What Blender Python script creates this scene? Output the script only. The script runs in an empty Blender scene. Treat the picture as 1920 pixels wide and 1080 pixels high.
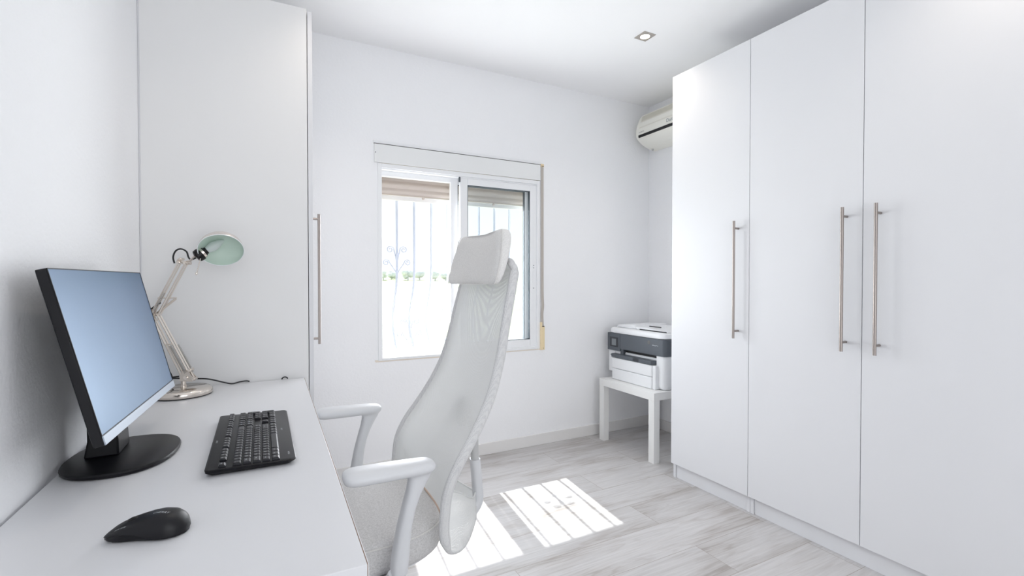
import bpy, bmesh, math, random
from mathutils import Vector, Matrix, Euler
random.seed(7)
PI = math.pi
S = bpy.context.scene
C = S.collection

# ------------------------------------------------------------------ camera
CAMH = 1.1663
f_px, yaw, pit, rol = 898.2852, 0.4838, 0.0150, 0.0003
Fv = Vector((math.sin(yaw)*math.cos(pit), math.cos(yaw)*math.cos(pit), -math.sin(pit)))
R0 = Vector((math.cos(yaw), -math.sin(yaw), 0)); U0 = R0.cross(Fv)
Rv = R0*math.cos(rol) - U0*math.sin(rol); Uv = U0*math.cos(rol) + R0*math.sin(rol)
cd = bpy.data.cameras.new('camera'); cam = bpy.data.objects.new('camera', cd); C.objects.link(cam)
cd.sensor_width = 36; cd.lens = 36*f_px/1920; cd.clip_start = 0.02; cd.clip_end = 500
m = Matrix((Rv, Uv, -Fv)).transposed().to_4x4(); m.translation = Vector((0, 0, CAMH))
cam.matrix_world = m
S.camera = cam

# ------------------------------------------------------------------ world, sun, exposure
W = bpy.data.worlds.new('sky'); S.world = W; W.use_nodes = True
nt = W.node_tree; nt.nodes.clear()
tc = nt.nodes.new('ShaderNodeTexCoord'); sp = nt.nodes.new('ShaderNodeSeparateXYZ')
mr = nt.nodes.new('ShaderNodeMapRange'); mr.inputs['From Min'].default_value = 0.0; mr.inputs['From Max'].default_value = 0.6
cr = nt.nodes.new('ShaderNodeValToRGB')
cr.color_ramp.elements[0].color = (1.0, 1.0, 1.0, 1); cr.color_ramp.elements[1].color = (0.68, 0.84, 1.0, 1)
bg = nt.nodes.new('ShaderNodeBackground'); bg.inputs['Strength'].default_value = 0.66
ow = nt.nodes.new('ShaderNodeOutputWorld')
nt.links.new(tc.outputs['Generated'], sp.inputs[0]); nt.links.new(sp.outputs['Z'], mr.inputs[0])
nt.links.new(mr.outputs[0], cr.inputs[0]); nt.links.new(cr.outputs[0], bg.inputs[0]); nt.links.new(bg.outputs[0], ow.inputs[0])

sd = bpy.data.lights.new('sun', 'SUN'); sd.energy = 4.8; sd.angle = math.radians(0.55); sd.color = (1.0, 0.985, 0.96)
so = bpy.data.objects.new('sun', sd); C.objects.link(so)
so.rotation_euler = Vector((-0.10, -1.0, -1.29)).to_track_quat('-Z', 'Y').to_euler()
so.location = (1.5, 6, 6)

def area_light(name, loc, direction, sx, sy, energy, color, portal=False):
    d = bpy.data.lights.new(name, 'AREA'); d.shape = 'RECTANGLE'; d.size = sx; d.size_y = sy
    d.energy = energy; d.color = color
    if portal: d.cycles.is_portal = True
    o = bpy.data.objects.new(name, d); C.objects.link(o); o.location = loc
    o.rotation_euler = Vector(direction).to_track_quat('-Z', 'Z').to_euler()
    return o
WIN_E, REAR_FILL_E, LAMP_E = 14.6, 11.5, 0.6
# window daylight, and an added fill lamp at the invented door behind the camera
area_light('window_daylight', (1.19, 2.999, 1.20), (0, -1, 0), 1.04, 0.94, WIN_E, (0.945, 0.958, 1.0))
area_light('rear_fill_light', (0.60, -1.62, 1.15), (0, 1, 0), 1.7, 2.1, REAR_FILL_E, (0.975, 0.98, 1.0))

S.view_settings.view_transform = 'Standard'; S.view_settings.look = 'None'
S.view_settings.gamma = 1; S.view_settings.use_curve_mapping = False
S.view_settings.exposure = 0.81
cy = S.cycles
cy.max_bounces = 14; cy.diffuse_bounces = 10; cy.glossy_bounces = 5; cy.transmission_bounces = 8; cy.transparent_max_bounces = 12
cy.sample_clamp_indirect = 6; cy.caustics_reflective = False; cy.caustics_refractive = False

# ------------------------------------------------------------------ materials
MATS = {}
def mat(name, col, rough=0.5, metal=0.0, spec=0.5, bump=None, emit=None, coat=0, spectint=None, alpha=None):
    if name in MATS: return MATS[name]
    M = bpy.data.materials.new(name); M.use_nodes = True; n = M.node_tree; b = n.nodes['Principled BSDF']
    b.inputs['Base Color'].default_value = (*col, 1); b.inputs['Roughness'].default_value = rough
    b.inputs['Metallic'].default_value = metal; b.inputs['Specular IOR Level'].default_value = spec
    if coat: b.inputs['Coat Weight'].default_value = coat; b.inputs['Coat Roughness'].default_value = 0.1
    if spectint: b.inputs['Specular Tint'].default_value = (*spectint, 1)
    if emit: b.inputs['Emission Color'].default_value = (*emit[0], 1); b.inputs['Emission Strength'].default_value = emit[1]
    if bump:  # (scale, strength, distance[, detail])
        t = n.nodes.new('ShaderNodeTexCoord'); x = n.nodes.new('ShaderNodeTexNoise'); x.inputs['Scale'].default_value = bump[0]
        x.inputs['Detail'].default_value = 4
        k = n.nodes.new('ShaderNodeBump'); k.inputs['Strength'].default_value = bump[1]; k.inputs['Distance'].default_value = bump[2]
        n.links.new(t.outputs['Object'], x.inputs['Vector']); n.links.new(x.outputs[0], k.inputs['Height']); n.links.new(k.outputs[0], b.inputs['Normal'])
    MATS[name] = M; return M
def ln(n, a, b): n.links.new(a, b)

m_wall = mat('wall_paint', (0.895, 0.90, 0.915), 0.75, bump=(90, 0.35, 0.004), spec=0.3)
m_ceil = mat('ceiling_paint', (0.92, 0.92, 0.925), 0.85, bump=(60, 0.1, 0.002), spec=0.2)
m_base = mat('baseboard_white', (0.80, 0.79, 0.78), 0.4)
m_lam = mat('white_laminate', (0.745, 0.75, 0.77), 0.42, bump=(220, 0.05, 0.0005), spec=0.4)
m_desk = mat('desk_laminate', (0.72, 0.725, 0.745), 0.30, bump=(400, 0.05, 0.0003), spec=0.4)
m_edge = mat('brown_edge_line', (0.28, 0.17, 0.11), 0.6)
m_gap = mat('dark_gap', (0.10, 0.085, 0.08), 0.8)
m_steel = mat('brushed_steel', (0.36, 0.32, 0.30), 0.38, 1.0)
m_nickel = mat('polished_nickel', (0.78, 0.72, 0.66), 0.14, 1.0)
m_nickel_b = mat('satin_nickel', (0.74, 0.68, 0.62), 0.30, 1.0)
m_spring = mat('spring_steel', (0.50, 0.48, 0.46), 0.35, 1.0, bump=(900, 0.6, 0.001))
m_blackp = mat('black_plastic', (0.006, 0.006, 0.008), 0.34, spec=0.28, bump=(700, 0.1, 0.0004))
m_blackm = mat('matte_black_plastic', (0.009, 0.009, 0.011), 0.38, spec=0.28)
m_key = mat('key_black', (0.007, 0.007, 0.011), 0.28, spec=0.3)
m_legend = mat('legend_white', (0.75, 0.78, 0.82), 0.5)
m_logo = mat('logo_grey', (0.55, 0.58, 0.60), 0.4)
m_rubber = mat('rubber', (0.02, 0.02, 0.02), 0.8)
m_cable = mat('black_cable', (0.015, 0.016, 0.018), 0.5)
m_chw = mat('chair_white_plastic', (0.66, 0.67, 0.69), 0.38, bump=(300, 0.08, 0.0005))
m_chg = mat('chair_grey_plastic', (0.50, 0.50, 0.50), 0.5)
m_alu = mat('white_aluminium', (0.86, 0.87, 0.885), 0.35)
m_gasket = mat('dark_gasket', (0.07, 0.085, 0.10), 0.6)
m_green = mat('lamp_inner_green', (0.64, 0.76, 0.68), 0.45)
m_bulb = mat('frosted_bulb', (0.62, 0.68, 0.67), 0.25)
m_pwhite = mat('printer_white', (0.80, 0.81, 0.825), 0.42, bump=(500, 0.08, 0.0004))
m_pgrey = mat('printer_grey', (0.085, 0.098, 0.115), 0.42, bump=(500, 0.08, 0.0004))
m_pdark = mat('printer_dark', (0.03, 0.033, 0.04), 0.5)
m_plcd = mat('printer_screen', (0.20, 0.22, 0.235), 0.2)
m_ac = mat('aged_white_plastic', (0.88, 0.87, 0.80), 0.45)
m_acs = mat('slot_black', (0.012, 0.012, 0.013), 0.6)
m_cream = mat('cream_plastic', (0.84, 0.69, 0.44), 0.5)
m_strap = mat('strap_webbing', (0.50, 0.46, 0.42), 0.85, bump=(600, 0.4, 0.001))
m_slat = mat('shutter_slat', (0.70, 0.62, 0.57), 0.5)
m_bar = mat('iron_painted_white', (0.55, 0.59, 0.70), 0.5)
m_terra = mat('terracotta_tile', (0.62, 0.36, 0.26), 0.7)
m_plaster = mat('outside_plaster', (0.86, 0.81, 0.72), 0.85, bump=(60, 0.4, 0.004))
m_lackw = mat('lacquer_white', (0.80, 0.80, 0.79), 0.45, bump=(120, 0.08, 0.0008))
m_chin = mat('bezel_satin', (0.42, 0.47, 0.54), 0.35, 0.35)

# monitor screen: dark anti-glare glass with a bluish coating
m_screen = mat('screen_glass', (0.042, 0.075, 0.150), 0.34, spec=1.0, spectint=(0.58, 0.76, 0.97)); m_screen.node_tree.nodes['Principled BSDF'].inputs['IOR'].default_value = 2.0
m_lcdframe = m_blackm

def fabric(name, c1, c2, scale, bs=0.5):
    M = mat(name, c1, 0.95, spec=0.15); n = M.node_tree; b = n.nodes['Principled BSDF']
    t = n.nodes.new('ShaderNodeTexCoord')
    x = n.nodes.new('ShaderNodeTexNoise'); x.inputs['Scale'].default_value = scale; x.inputs['Detail'].default_value = 6; x.inputs['Roughness'].default_value = 0.8
    r = n.nodes.new('ShaderNodeValToRGB'); r.color_ramp.elements[0].position = 0.32; r.color_ramp.elements[1].position = 0.68
    r.color_ramp.elements[0].color = (*c2, 1); r.color_ramp.elements[1].color = (*c1, 1)
    k = n.nodes.new('ShaderNodeBump'); k.inputs['Strength'].default_value = bs; k.inputs['Distance'].default_value = 0.0012
    ln(n, t.outputs['Object'], x.inputs[0]); ln(n, x.outputs[0], r.inputs[0]); ln(n, r.outputs[0], b.inputs['Base Color'])
    ln(n, x.outputs[0], k.inputs['Height']); ln(n, k.outputs[0], b.inputs['Normal'])
    b.inputs['Sheen Weight'].default_value = 0.2
    return M
m_fab = fabric('seat_fabric', (0.76, 0.75, 0.75), (0.46, 0.455, 0.45), 260)
m_fabh = fabric('headrest_fabric', (0.86, 0.85, 0.83), (0.66, 0.65, 0.64), 300)
m_piping = fabric('seam_piping', (0.78, 0.77, 0.75), (0.6, 0.59, 0.57), 400)

def mesh_fabric(name, col, open_frac, cell):
    M = bpy.data.materials.new(name); M.use_nodes = True; n = M.node_tree; b = n.nodes['Principled BSDF']; out = n.nodes['Material Output']
    b.inputs['Base Color'].default_value = (*col, 1); b.inputs['Roughness'].default_value = 0.55; b.inputs['Specular IOR Level'].default_value = 0.35
    t = n.nodes.new('ShaderNodeTexCoord'); v = n.nodes.new('ShaderNodeTexVoronoi'); v.inputs['Scale'].default_value = cell
    v.inputs['Randomness'].default_value = 0.0
    mp = n.nodes.new('ShaderNodeMapping'); mp.inputs['Rotation'].default_value = (0.3, 0.5, 0.78)
    c = n.nodes.new('ShaderNodeMath'); c.operation = 'LESS_THAN'; c.inputs[1].default_value = open_frac
    tr = n.nodes.new('ShaderNodeBsdfTransparent'); mx = n.nodes.new('ShaderNodeMixShader')
    tl = n.nodes.new('ShaderNodeBsdfTranslucent'); tl.inputs[0].default_value = (*col, 1); mt = n.nodes.new('ShaderNodeMixShader'); mt.inputs[0].default_value = 0.25
    ln(n, t.outputs['Object'], mp.inputs[0]); ln(n, mp.outputs[0], v.inputs['Vector']); ln(n, v.outputs['Distance'], c.inputs[0])
    ln(n, b.outputs[0], mt.inputs[1]); ln(n, tl.outputs[0], mt.inputs[2])
    ln(n, c.outputs[0], mx.inputs[0]); ln(n, mt.outputs[0], mx.inputs[1]); ln(n, tr.outputs[0], mx.inputs[2]); ln(n, mx.outputs[0], out.inputs[0])
    MATS[name] = M; return M
m_mesh = mesh_fabric('chair_mesh', (0.82, 0.83, 0.82), 0.20, 420)

# mesh-wrapped rim: white with fine dark pores
def rim_mat():
    M = mat('chair_rim', (0.74, 0.74, 0.75), 0.7); n = M.node_tree; b = n.nodes['Principled BSDF']
    t = n.nodes.new('ShaderNodeTexCoord'); v = n.nodes.new('ShaderNodeTexVoronoi'); v.inputs['Scale'].default_value = 330; v.inputs['Randomness'].default_value = 0.25
    r = n.nodes.new('ShaderNodeValToRGB'); r.color_ramp.elements[0].position = 0.25; r.color_ramp.elements[1].position = 0.42
    r.color_ramp.elements[0].color = (0.48, 0.48, 0.50, 1); r.color_ramp.elements[1].color = (0.66, 0.66, 0.66, 1)
    k = n.nodes.new('ShaderNodeBump'); k.inputs['Strength'].default_value = 0.5; k.inputs['Distance'].default_value = 0.001
    ln(n, t.outputs['Object'], v.inputs['Vector']); ln(n, v.outputs['Distance'], r.inputs[0]); ln(n, r.outputs[0], b.inputs['Base Color'])
    ln(n, v.outputs['Distance'], k.inputs['Height']); ln(n, k.outputs[0], b.inputs['Normal'])
    return M
m_rim = rim_mat()

def glass_mat(name, tint, refl):
    M = bpy.data.materials.new(name); M.use_nodes = True; n = M.node_tree; n.nodes.clear()
    o = n.nodes.new('ShaderNodeOutputMaterial'); t = n.nodes.new('ShaderNodeBsdfTransparent'); t.inputs[0].default_value = (*tint, 1)
    g = n.nodes.new('ShaderNodeBsdfGlossy'); g.inputs['Roughness'].default_value = 0.02; fr = n.nodes.new('ShaderNodeLayerWeight'); fr.inputs[0].default_value = 0.5
    pw = n.nodes.new('ShaderNodeMath'); pw.operation = 'POWER'; pw.inputs[1].default_value = 4.0; ln(n, fr.outputs['Facing'], pw.inputs[0])
    ma = n.nodes.new('ShaderNodeMath'); ma.operation = 'MULTIPLY_ADD'; ma.inputs[1].default_value = 0.5; ma.inputs[2].default_value = refl; ln(n, pw.outputs[0], ma.inputs[0])
    x = n.nodes.new('ShaderNodeMixShader'); ln(n, ma.outputs[0], x.inputs[0]); ln(n, t.outputs[0], x.inputs[1]); ln(n, g.outputs[0], x.inputs[2]); ln(n, x.outputs[0], o.inputs[0])
    return M
m_glass = glass_mat('window_glass', (0.982, 0.995, 0.996), 0.03)

def floor_mat():
    M = mat('floor_planks', (0.6, 0.58, 0.56), 0.42, spec=0.45); n = M.node_tree; b = n.nodes['Principled BSDF']
    N = n.nodes.new
    t = N('ShaderNodeTexCoord')
    br = N('ShaderNodeTexBrick'); br.inputs['Scale'].default_value = 1.0; br.inputs['Mortar Size'].default_value = 0.0011; br.inputs['Mortar Smooth'].default_value = 0.2
    br.inputs['Brick Width'].default_value = 1.25; br.inputs['Row Height'].default_value = 0.215; br.offset = 0.37
    br.inputs['Color1'].default_value = (0, 0, 0, 1); br.inputs['Color2'].default_value = (1, 1, 1, 1); br.inputs['Mortar'].default_value = (0.5, 0.5, 0.5, 1)
    mp0 = N('ShaderNodeMapping'); mp0.inputs['Location'].default_value = (0.35, 0.030, 0)
    ln(n, t.outputs['Object'], mp0.inputs[0]); ln(n, mp0.outputs[0], br.inputs['Vector'])
    # per plank offset
    vm = N('ShaderNodeVectorMath'); vm.operation = 'MULTIPLY'; vm.inputs[1].default_value = (3.7, 9.1, 5.3)
    va = N('ShaderNodeVectorMath'); va.operation = 'ADD'
    ln(n, br.outputs['Color'], vm.inputs[0]); ln(n, t.outputs['Object'], va.inputs[0]); ln(n, vm.outputs[0], va.inputs[1])
    mp = N('ShaderNodeMapping'); mp.inputs['Scale'].default_value = (0.62, 7.5, 1.0); ln(n, va.outputs[0], mp.inputs[0])
    big = N('ShaderNodeTexNoise'); big.inputs['Scale'].default_value = 1.6; big.inputs['Detail'].default_value = 3; big.inputs['Distortion'].default_value = 1.2
    ln(n, mp.outputs[0], big.inputs[0])
    # growth-ring lines: bands of the distorted low noise
    mul = N('ShaderNodeMath'); mul.operation = 'MULTIPLY'; mul.inputs[1].default_value = 44; ln(n, big.outputs[0], mul.inputs[0])
    sn = N('ShaderNodeMath'); sn.operation = 'SINE'; ln(n, mul.outputs[0], sn.inputs[0])
    rr = N('ShaderNodeMapRange'); rr.inputs['From Min'].default_value = 0.2; rr.inputs['From Max'].default_value = 1.0; ln(n, sn.outputs[0], rr.inputs[0])
    # fine fibres
    mp2 = N('ShaderNodeMapping'); mp2.inputs['Scale'].default_value = (5.0, 110.0, 1.0); ln(n, va.outputs[0], mp2.inputs[0])
    fn = N('ShaderNodeTexNoise'); fn.inputs['Scale'].default_value = 1.0; fn.inputs['Detail'].default_value = 5; ln(n, mp2.outputs[0], fn.inputs[0])
    # broad patches
    mp3 = N('ShaderNodeMapping'); mp3.inputs['Scale'].default_value = (1.3, 5.0, 1.0); ln(n, va.outputs[0], mp3.inputs[0])
    pn = N('ShaderNodeTexNoise'); pn.inputs['Scale'].default_value = 1.5; pn.inputs['Detail'].default_value = 5; ln(n, mp3.outputs[0], pn.inputs[0])
    pr = N('ShaderNodeMapRange'); pr.inputs['From Min'].default_value = 0.48; pr.inputs['From Max'].default_value = 0.72; ln(n, pn.outputs[0], pr.inputs[0])
    # knots
    mpk = N('ShaderNodeMapping'); mpk.inputs['Scale'].default_value = (1.1, 2.6, 1.0); ln(n, va.outputs[0], mpk.inputs[0])
    vk = N('ShaderNodeTexVoronoi'); vk.inputs['Scale'].default_value = 1.0; ln(n, mpk.outputs[0], vk.inputs['Vector'])
    kr = N('ShaderNodeMapRange'); kr.inputs['From Min'].default_value = 0.075; kr.inputs['From Max'].default_value = 0.0; ln(n, vk.outputs['Distance'], kr.inputs[0])
    c = N('ShaderNodeMixRGB'); c.inputs[1].default_value = (0.560, 0.548, 0.548, 1); c.inputs[2].default_value = (0.42, 0.395, 0.38, 1); ln(n, pr.outputs[0], c.inputs[0])
    c2 = N('ShaderNodeMixRGB'); c2.blend_type = 'MULTIPLY'; c2.inputs[2].default_value = (0.76, 0.72, 0.69, 1)
    g = N('ShaderNodeMath'); g.operation = 'MULTIPLY'; ln(n, rr.outputs[0], g.inputs[0])
    g2 = N('ShaderNodeMapRange'); g2.inputs['To Min'].default_value = 0.25; g2.inputs['To Max'].default_value = 0.95; ln(n, pr.outputs[0], g2.inputs[0]); ln(n, g2.outputs[0], g.inputs[1])
    ln(n, g.outputs[0], c2.inputs[0]); ln(n, c.outputs[0], c2.inputs[1])
    fr_ = N('ShaderNodeMapRange'); fr_.inputs['From Min'].default_value = 0.3; fr_.inputs['From Max'].default_value = 0.7; fr_.inputs['To Min'].default_value = 0.90; fr_.inputs['To Max'].default_value = 1.05; ln(n, fn.outputs[0], fr_.inputs[0])
    c3 = N('ShaderNodeMixRGB'); c3.blend_type = 'MULTIPLY'; c3.inputs[0].default_value = 1.0; ln(n, c2.outputs[0], c3.inputs[1]); ln(n, fr_.outputs[0], c3.inputs[2])
    c4 = N('ShaderNodeMixRGB'); c4.inputs[2].default_value = (0.30, 0.25, 0.21, 1); ln(n, kr.outputs[0], c4.inputs[0]); ln(n, c3.outputs[0], c4.inputs[1])
    # plank tone
    pt = N('ShaderNodeMapRange'); pt.inputs['To Min'].default_value = 0.965; pt.inputs['To Max'].default_value = 1.03; ln(n, br.outputs['Color'], pt.inputs[0])
    c5 = N('ShaderNodeMixRGB'); c5.blend_type = 'MULTIPLY'; c5.inputs[0].default_value = 1.0; ln(n, c4.outputs[0], c5.inputs[1]); ln(n, pt.outputs[0], c5.inputs[2])
    c6 = N('ShaderNodeMixRGB'); c6.inputs[2].default_value = (0.30, 0.26, 0.23, 1); ln(n, br.outputs['Fac'], c6.inputs[0]); ln(n, c5.outputs[0], c6.inputs[1])
    ln(n, c6.outputs[0], b.inputs['Base Color'])
    k = N('ShaderNodeBump'); k.inputs['Strength'].default_value = 0.15; k.inputs['Distance'].default_value = 0.001
    ln(n, fn.outputs[0], k.inputs['Height']); ln(n, k.outputs[0], b.inputs['Normal'])
    return M
m_floor = floor_mat()

def grass_mat(name, a, b_, sc):
    M = mat(name, a, 0.95, spec=0.1); n = M.node_tree; b = n.nodes['Principled BSDF']
    t = n.nodes.new('ShaderNodeTexCoord'); x = n.nodes.new('ShaderNodeTexNoise'); x.inputs['Scale'].default_value = sc; x.inputs['Detail'].default_value = 8
    r = n.nodes.new('ShaderNodeValToRGB'); r.color_ramp.elements[0].position = 0.35; r.color_ramp.elements[1].position = 0.65
    r.color_ramp.elements[0].color = (*a, 1); r.color_ramp.elements[1].color = (*b_, 1)
    ln(n, t.outputs['Object'], x.inputs[0]); ln(n, x.outputs[0], r.inputs[0]); ln(n, r.outputs[0], b.inputs['Base Color'])
    return M
m_meadow = grass_mat('meadow', (0.44, 0.50, 0.30), (0.57, 0.57, 0.45), 0.25)
m_leaf_hazed = grass_mat('hazed_foliage', (0.66, 0.70, 0.68), (0.78, 0.80, 0.78), 3)  # leaf colour whitened: distance haze is put into the colour

# ------------------------------------------------------------------ mesh helpers
def nb(): return bmesh.new()
def box(bm, x0, x1, y0, y1, z0, z1, M=None, mi=0):
    vs = [bm.verts.new(Vector(p)) for p in [(x0,y0,z0),(x1,y0,z0),(x1,y1,z0),(x0,y1,z0),(x0,y0,z1),(x1,y0,z1),(x1,y1,z1),(x0,y1,z1)]]
    if M:
        for v in vs: v.co = M @ v.co
    for q in [(3,2,1,0),(4,5,6,7),(0,1,5,4),(1,2,6,5),(2,3,7,6),(3,0,4,7)]:
        fc = bm.faces.new([vs[i] for i in q]); fc.material_index = mi
    return vs
def frames(pts, up=None):
    T = []
    for i in range(len(pts)):
        a = pts[max(i-1, 0)]; b = pts[min(i+1, len(pts)-1)]; T.append((b-a).normalized())
    r = Vector(up) if up else (Vector((0,0,1)) if abs(T[0].z) < 0.9 else Vector((1,0,0)))
    out = []
    for t in T:
        n1 = r - t*r.dot(t)
        n1 = n1.normalized() if n1.length > 1e-6 else t.orthogonal().normalized()
        out.append((t, n1, t.cross(n1))); 
        if not up: r = n1
    return out
def tube(bm, pts, rad, seg=12, rad2=None, up=None, closed=False, cap=True, mi=0, sq=2.0):
    """sweep an ellipse (rad along frame normal, rad2 across) along pts; rad may be a list"""
    pts = [Vector(p) for p in pts]; fr = frames(pts, up); rings = []
    if closed:
        n_ = len(pts)
        fr2 = []
        for i in range(n_):
            t = (pts[(i+1) % n_] - pts[i-1]).normalized(); r = Vector(up) if up else Vector((0,0,1))
            n1 = (r - t*r.dot(t)).normalized(); fr2.append((t, n1, t.cross(n1)))
        fr = fr2
    for i, (p, (t, a, b)) in enumerate(zip(pts, fr)):
        ra = rad[i] if isinstance(rad, (list, tuple)) else rad
        rb = ra if rad2 is None else (rad2[i] if isinstance(rad2, (list, tuple)) else rad2)
        ring = []
        for k in range(seg):
            th = 2*PI*k/seg; cx, sx = math.cos(th), math.sin(th)
            ex = math.copysign(abs(cx)**(2/sq), cx); ey = math.copysign(abs(sx)**(2/sq), sx)
            ring.append(bm.verts.new(p + a*(ra*ex) + b*(rb*ey)))
        rings.append(ring)
    L = len(rings)
    for i in range(L if closed else L-1):
        A, B = rings[i], rings[(i+1) % L]
        for k in range(seg):
            fc = bm.faces.new([A[k], A[(k+1) % seg], B[(k+1) % seg], B[k]]); fc.material_index = mi
    if cap and not closed:
        bm.faces.new(rings[0][::-1]).material_index = mi; bm.faces.new(rings[-1]).material_index = mi
    return rings
def cyl(bm, a, b, r, seg=16, r2=None, mi=0):
    tube(bm, [a, b], [r, r if r2 is None else r2], seg, mi=mi)
def lathe(bm, prof, origin, axis=(0,0,1), seg=32, mi=0, cap0=True, cap1=True):
    """prof: list of (radius, height along axis)"""
    q = Vector((0,0,1)).rotation_difference(Vector(axis).normalized()); o = Vector(origin); rings = []
    for r, h in prof:
        rings.append([bm.verts.new(o + q @ Vector((r*math.cos(2*PI*k/seg), r*math.sin(2*PI*k/seg), h))) for k in range(seg)])
    for A, B in zip(rings, rings[1:]):
        for k in range(seg): bm.faces.new([A[k], A[(k+1)%seg], B[(k+1)%seg], B[k]]).material_index = mi
    if cap0: bm.faces.new(rings[0][::-1]).material_index = mi
    if cap1: bm.faces.new(rings[-1]).material_index = mi
def loft(bm, rings, cap=True, mi=0, closed=True):
    R = [[bm.verts.new(Vector(p)) for p in r] for r in rings]; n = len(R[0])
    for A, B in zip(R, R[1:]):
        for k in range(n if closed else n-1): bm.faces.new([A[k], A[(k+1)%n], B[(k+1)%n], B[k]]).material_index = mi
    if cap and closed: bm.faces.new(R[0][::-1]).material_index = mi; bm.faces.new(R[-1]).material_index = mi
    return R
def prism(bm, poly, axis, a, b, mi=0):
    """poly of 2D points extruded along axis ('x','y','z') from a to b"""
    def P(u, v, w): return {'x': (w, u, v), 'y': (u, w, v), 'z': (u, v, w)}[axis]
    loft(bm, [[P(u, v, a) for u, v in poly], [P(u, v, b) for u, v in poly]], mi=mi)
def smooth_path(pts, n=8):
    pts = [Vector(p) for p in pts]; out = []
    for i in range(len(pts)-1):
        p0 = pts[max(i-1, 0)]; p1 = pts[i]; p2 = pts[i+1]; p3 = pts[min(i+2, len(pts)-1)]
        for k in range(n):
            t = k/n
            out.append(0.5*((2*p1) + (p2-p0)*t + (2*p0-5*p1+4*p2-p3)*t*t + (3*p1-p0-3*p2+p3)*t**3))
    out.append(pts[-1]); return out
def interp(tab, x):
    tab = sorted(tab)
    if x <= tab[0][0]: return tab[0][1]
    for (a, va), (b, vb) in zip(tab, tab[1:]):
        if x <= b: return va + (vb-va)*(x-a)/(b-a)
    return tab[-1][1]

ROOT = {}
def thing(name, label, cat, loc=(0,0,0), rotz=0, group=None, structure=False):
    o = bpy.data.objects.new(name, None); C.objects.link(o); o.location = loc; o.rotation_euler = (0, 0, rotz)
    o.empty_display_size = 0.05
    if structure: o['kind'] = 'structure'
    o['label'] = label
    if cat: o['category'] = cat
    if group: o['group'] = group
    ROOT[o.name] = (Matrix.Translation(Vector(loc)) @ Matrix.Rotation(rotz, 4, 'Z'))
    return o
def obj(name, bm, mats, parent=None, local=False, bevel=0, smooth=None, subsurf=0, label=None, kind=None, bseg=2, fix=True):
    """local=False: mesh is in world coordinates and is brought into the root's frame"""
    if fix: bmesh.ops.recalc_face_normals(bm, faces=bm.faces)
    me = bpy.data.meshes.new(name)
    if parent is not None and not local:
        r = parent
        while r.parent: r = r.parent
        if r.name in ROOT: bm.transform(ROOT[r.name].inverted())
    bm.to_mesh(me); bm.free()
    for mm in (mats if isinstance(mats, (list, tuple)) else [mats]): me.materials.append(mm)
    o = bpy.data.objects.new(name, me); C.objects.link(o)
    if parent is not None: o.parent = parent
    if smooth is not None:
        for p in me.polygons: p.use_smooth = True
        me.set_sharp_from_angle(angle=math.radians(smooth))
    if bevel:
        md = o.modifiers.new('bevel', 'BEVEL'); md.width = bevel; md.segments = bseg; md.limit_method = 'ANGLE'; md.angle_limit = math.radians(40)
        for p in me.polygons: p.use_smooth = True
        me.set_sharp_from_angle(angle=math.radians(35)) if smooth is None else None
        md.harden_normals = False
    if subsurf:
        md = o.modifiers.new('subsurf', 'SUBSURF'); md.levels = subsurf; md.render_levels = subsurf
    if label: o['label'] = label
    if kind: o['kind'] = kind
    return o
def tag(o, label, cat, group=None):
    o['label'] = label; o['category'] = cat
    if group: o['group'] = group
    return o
def struct(name, bm, m, bevel=0, label=None, **k):
    o = obj(name, bm, m, None, bevel=bevel, **k); o['kind'] = 'structure'
    if label: o['label'] = label
    return o
_fc = {}
def text_into(bm, txt, size, M, mi=0, depth=0.0, shear=0.0, align='CENTER'):
    """adds flat lettering to bm; M places the text's XY plane"""
    cu = bpy.data.curves.new('t', 'FONT'); cu.body = txt; cu.size = size; cu.align_x = align; cu.align_y = 'CENTER'; cu.shear = shear
    cu.extrude = depth; cu.resolution_u = 2
    to = bpy.data.objects.new('t', cu); C.objects.link(to)
    dg = bpy.context.evaluated_depsgraph_get(); me = bpy.data.meshes.new_from_object(to.evaluated_get(dg))
    b2 = bmesh.new(); b2.from_mesh(me); b2.transform(M)
    mp = {}
    for v in b2.verts: mp[v.index] = bm.verts.new(v.co)
    for fc in b2.faces:
        try: nf = bm.faces.new([mp[v.index] for v in fc.verts]); nf.material_index = mi
        except ValueError: pass
    b2.free(); bpy.data.objects.remove(to); bpy.data.curves.remove(cu); bpy.data.meshes.remove(me)

# ================================================================== ROOM
XL, XR, YB, YF, ZC = -0.41, 2.785, 2.92, -1.7, 2.563
WT = 0.25
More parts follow.
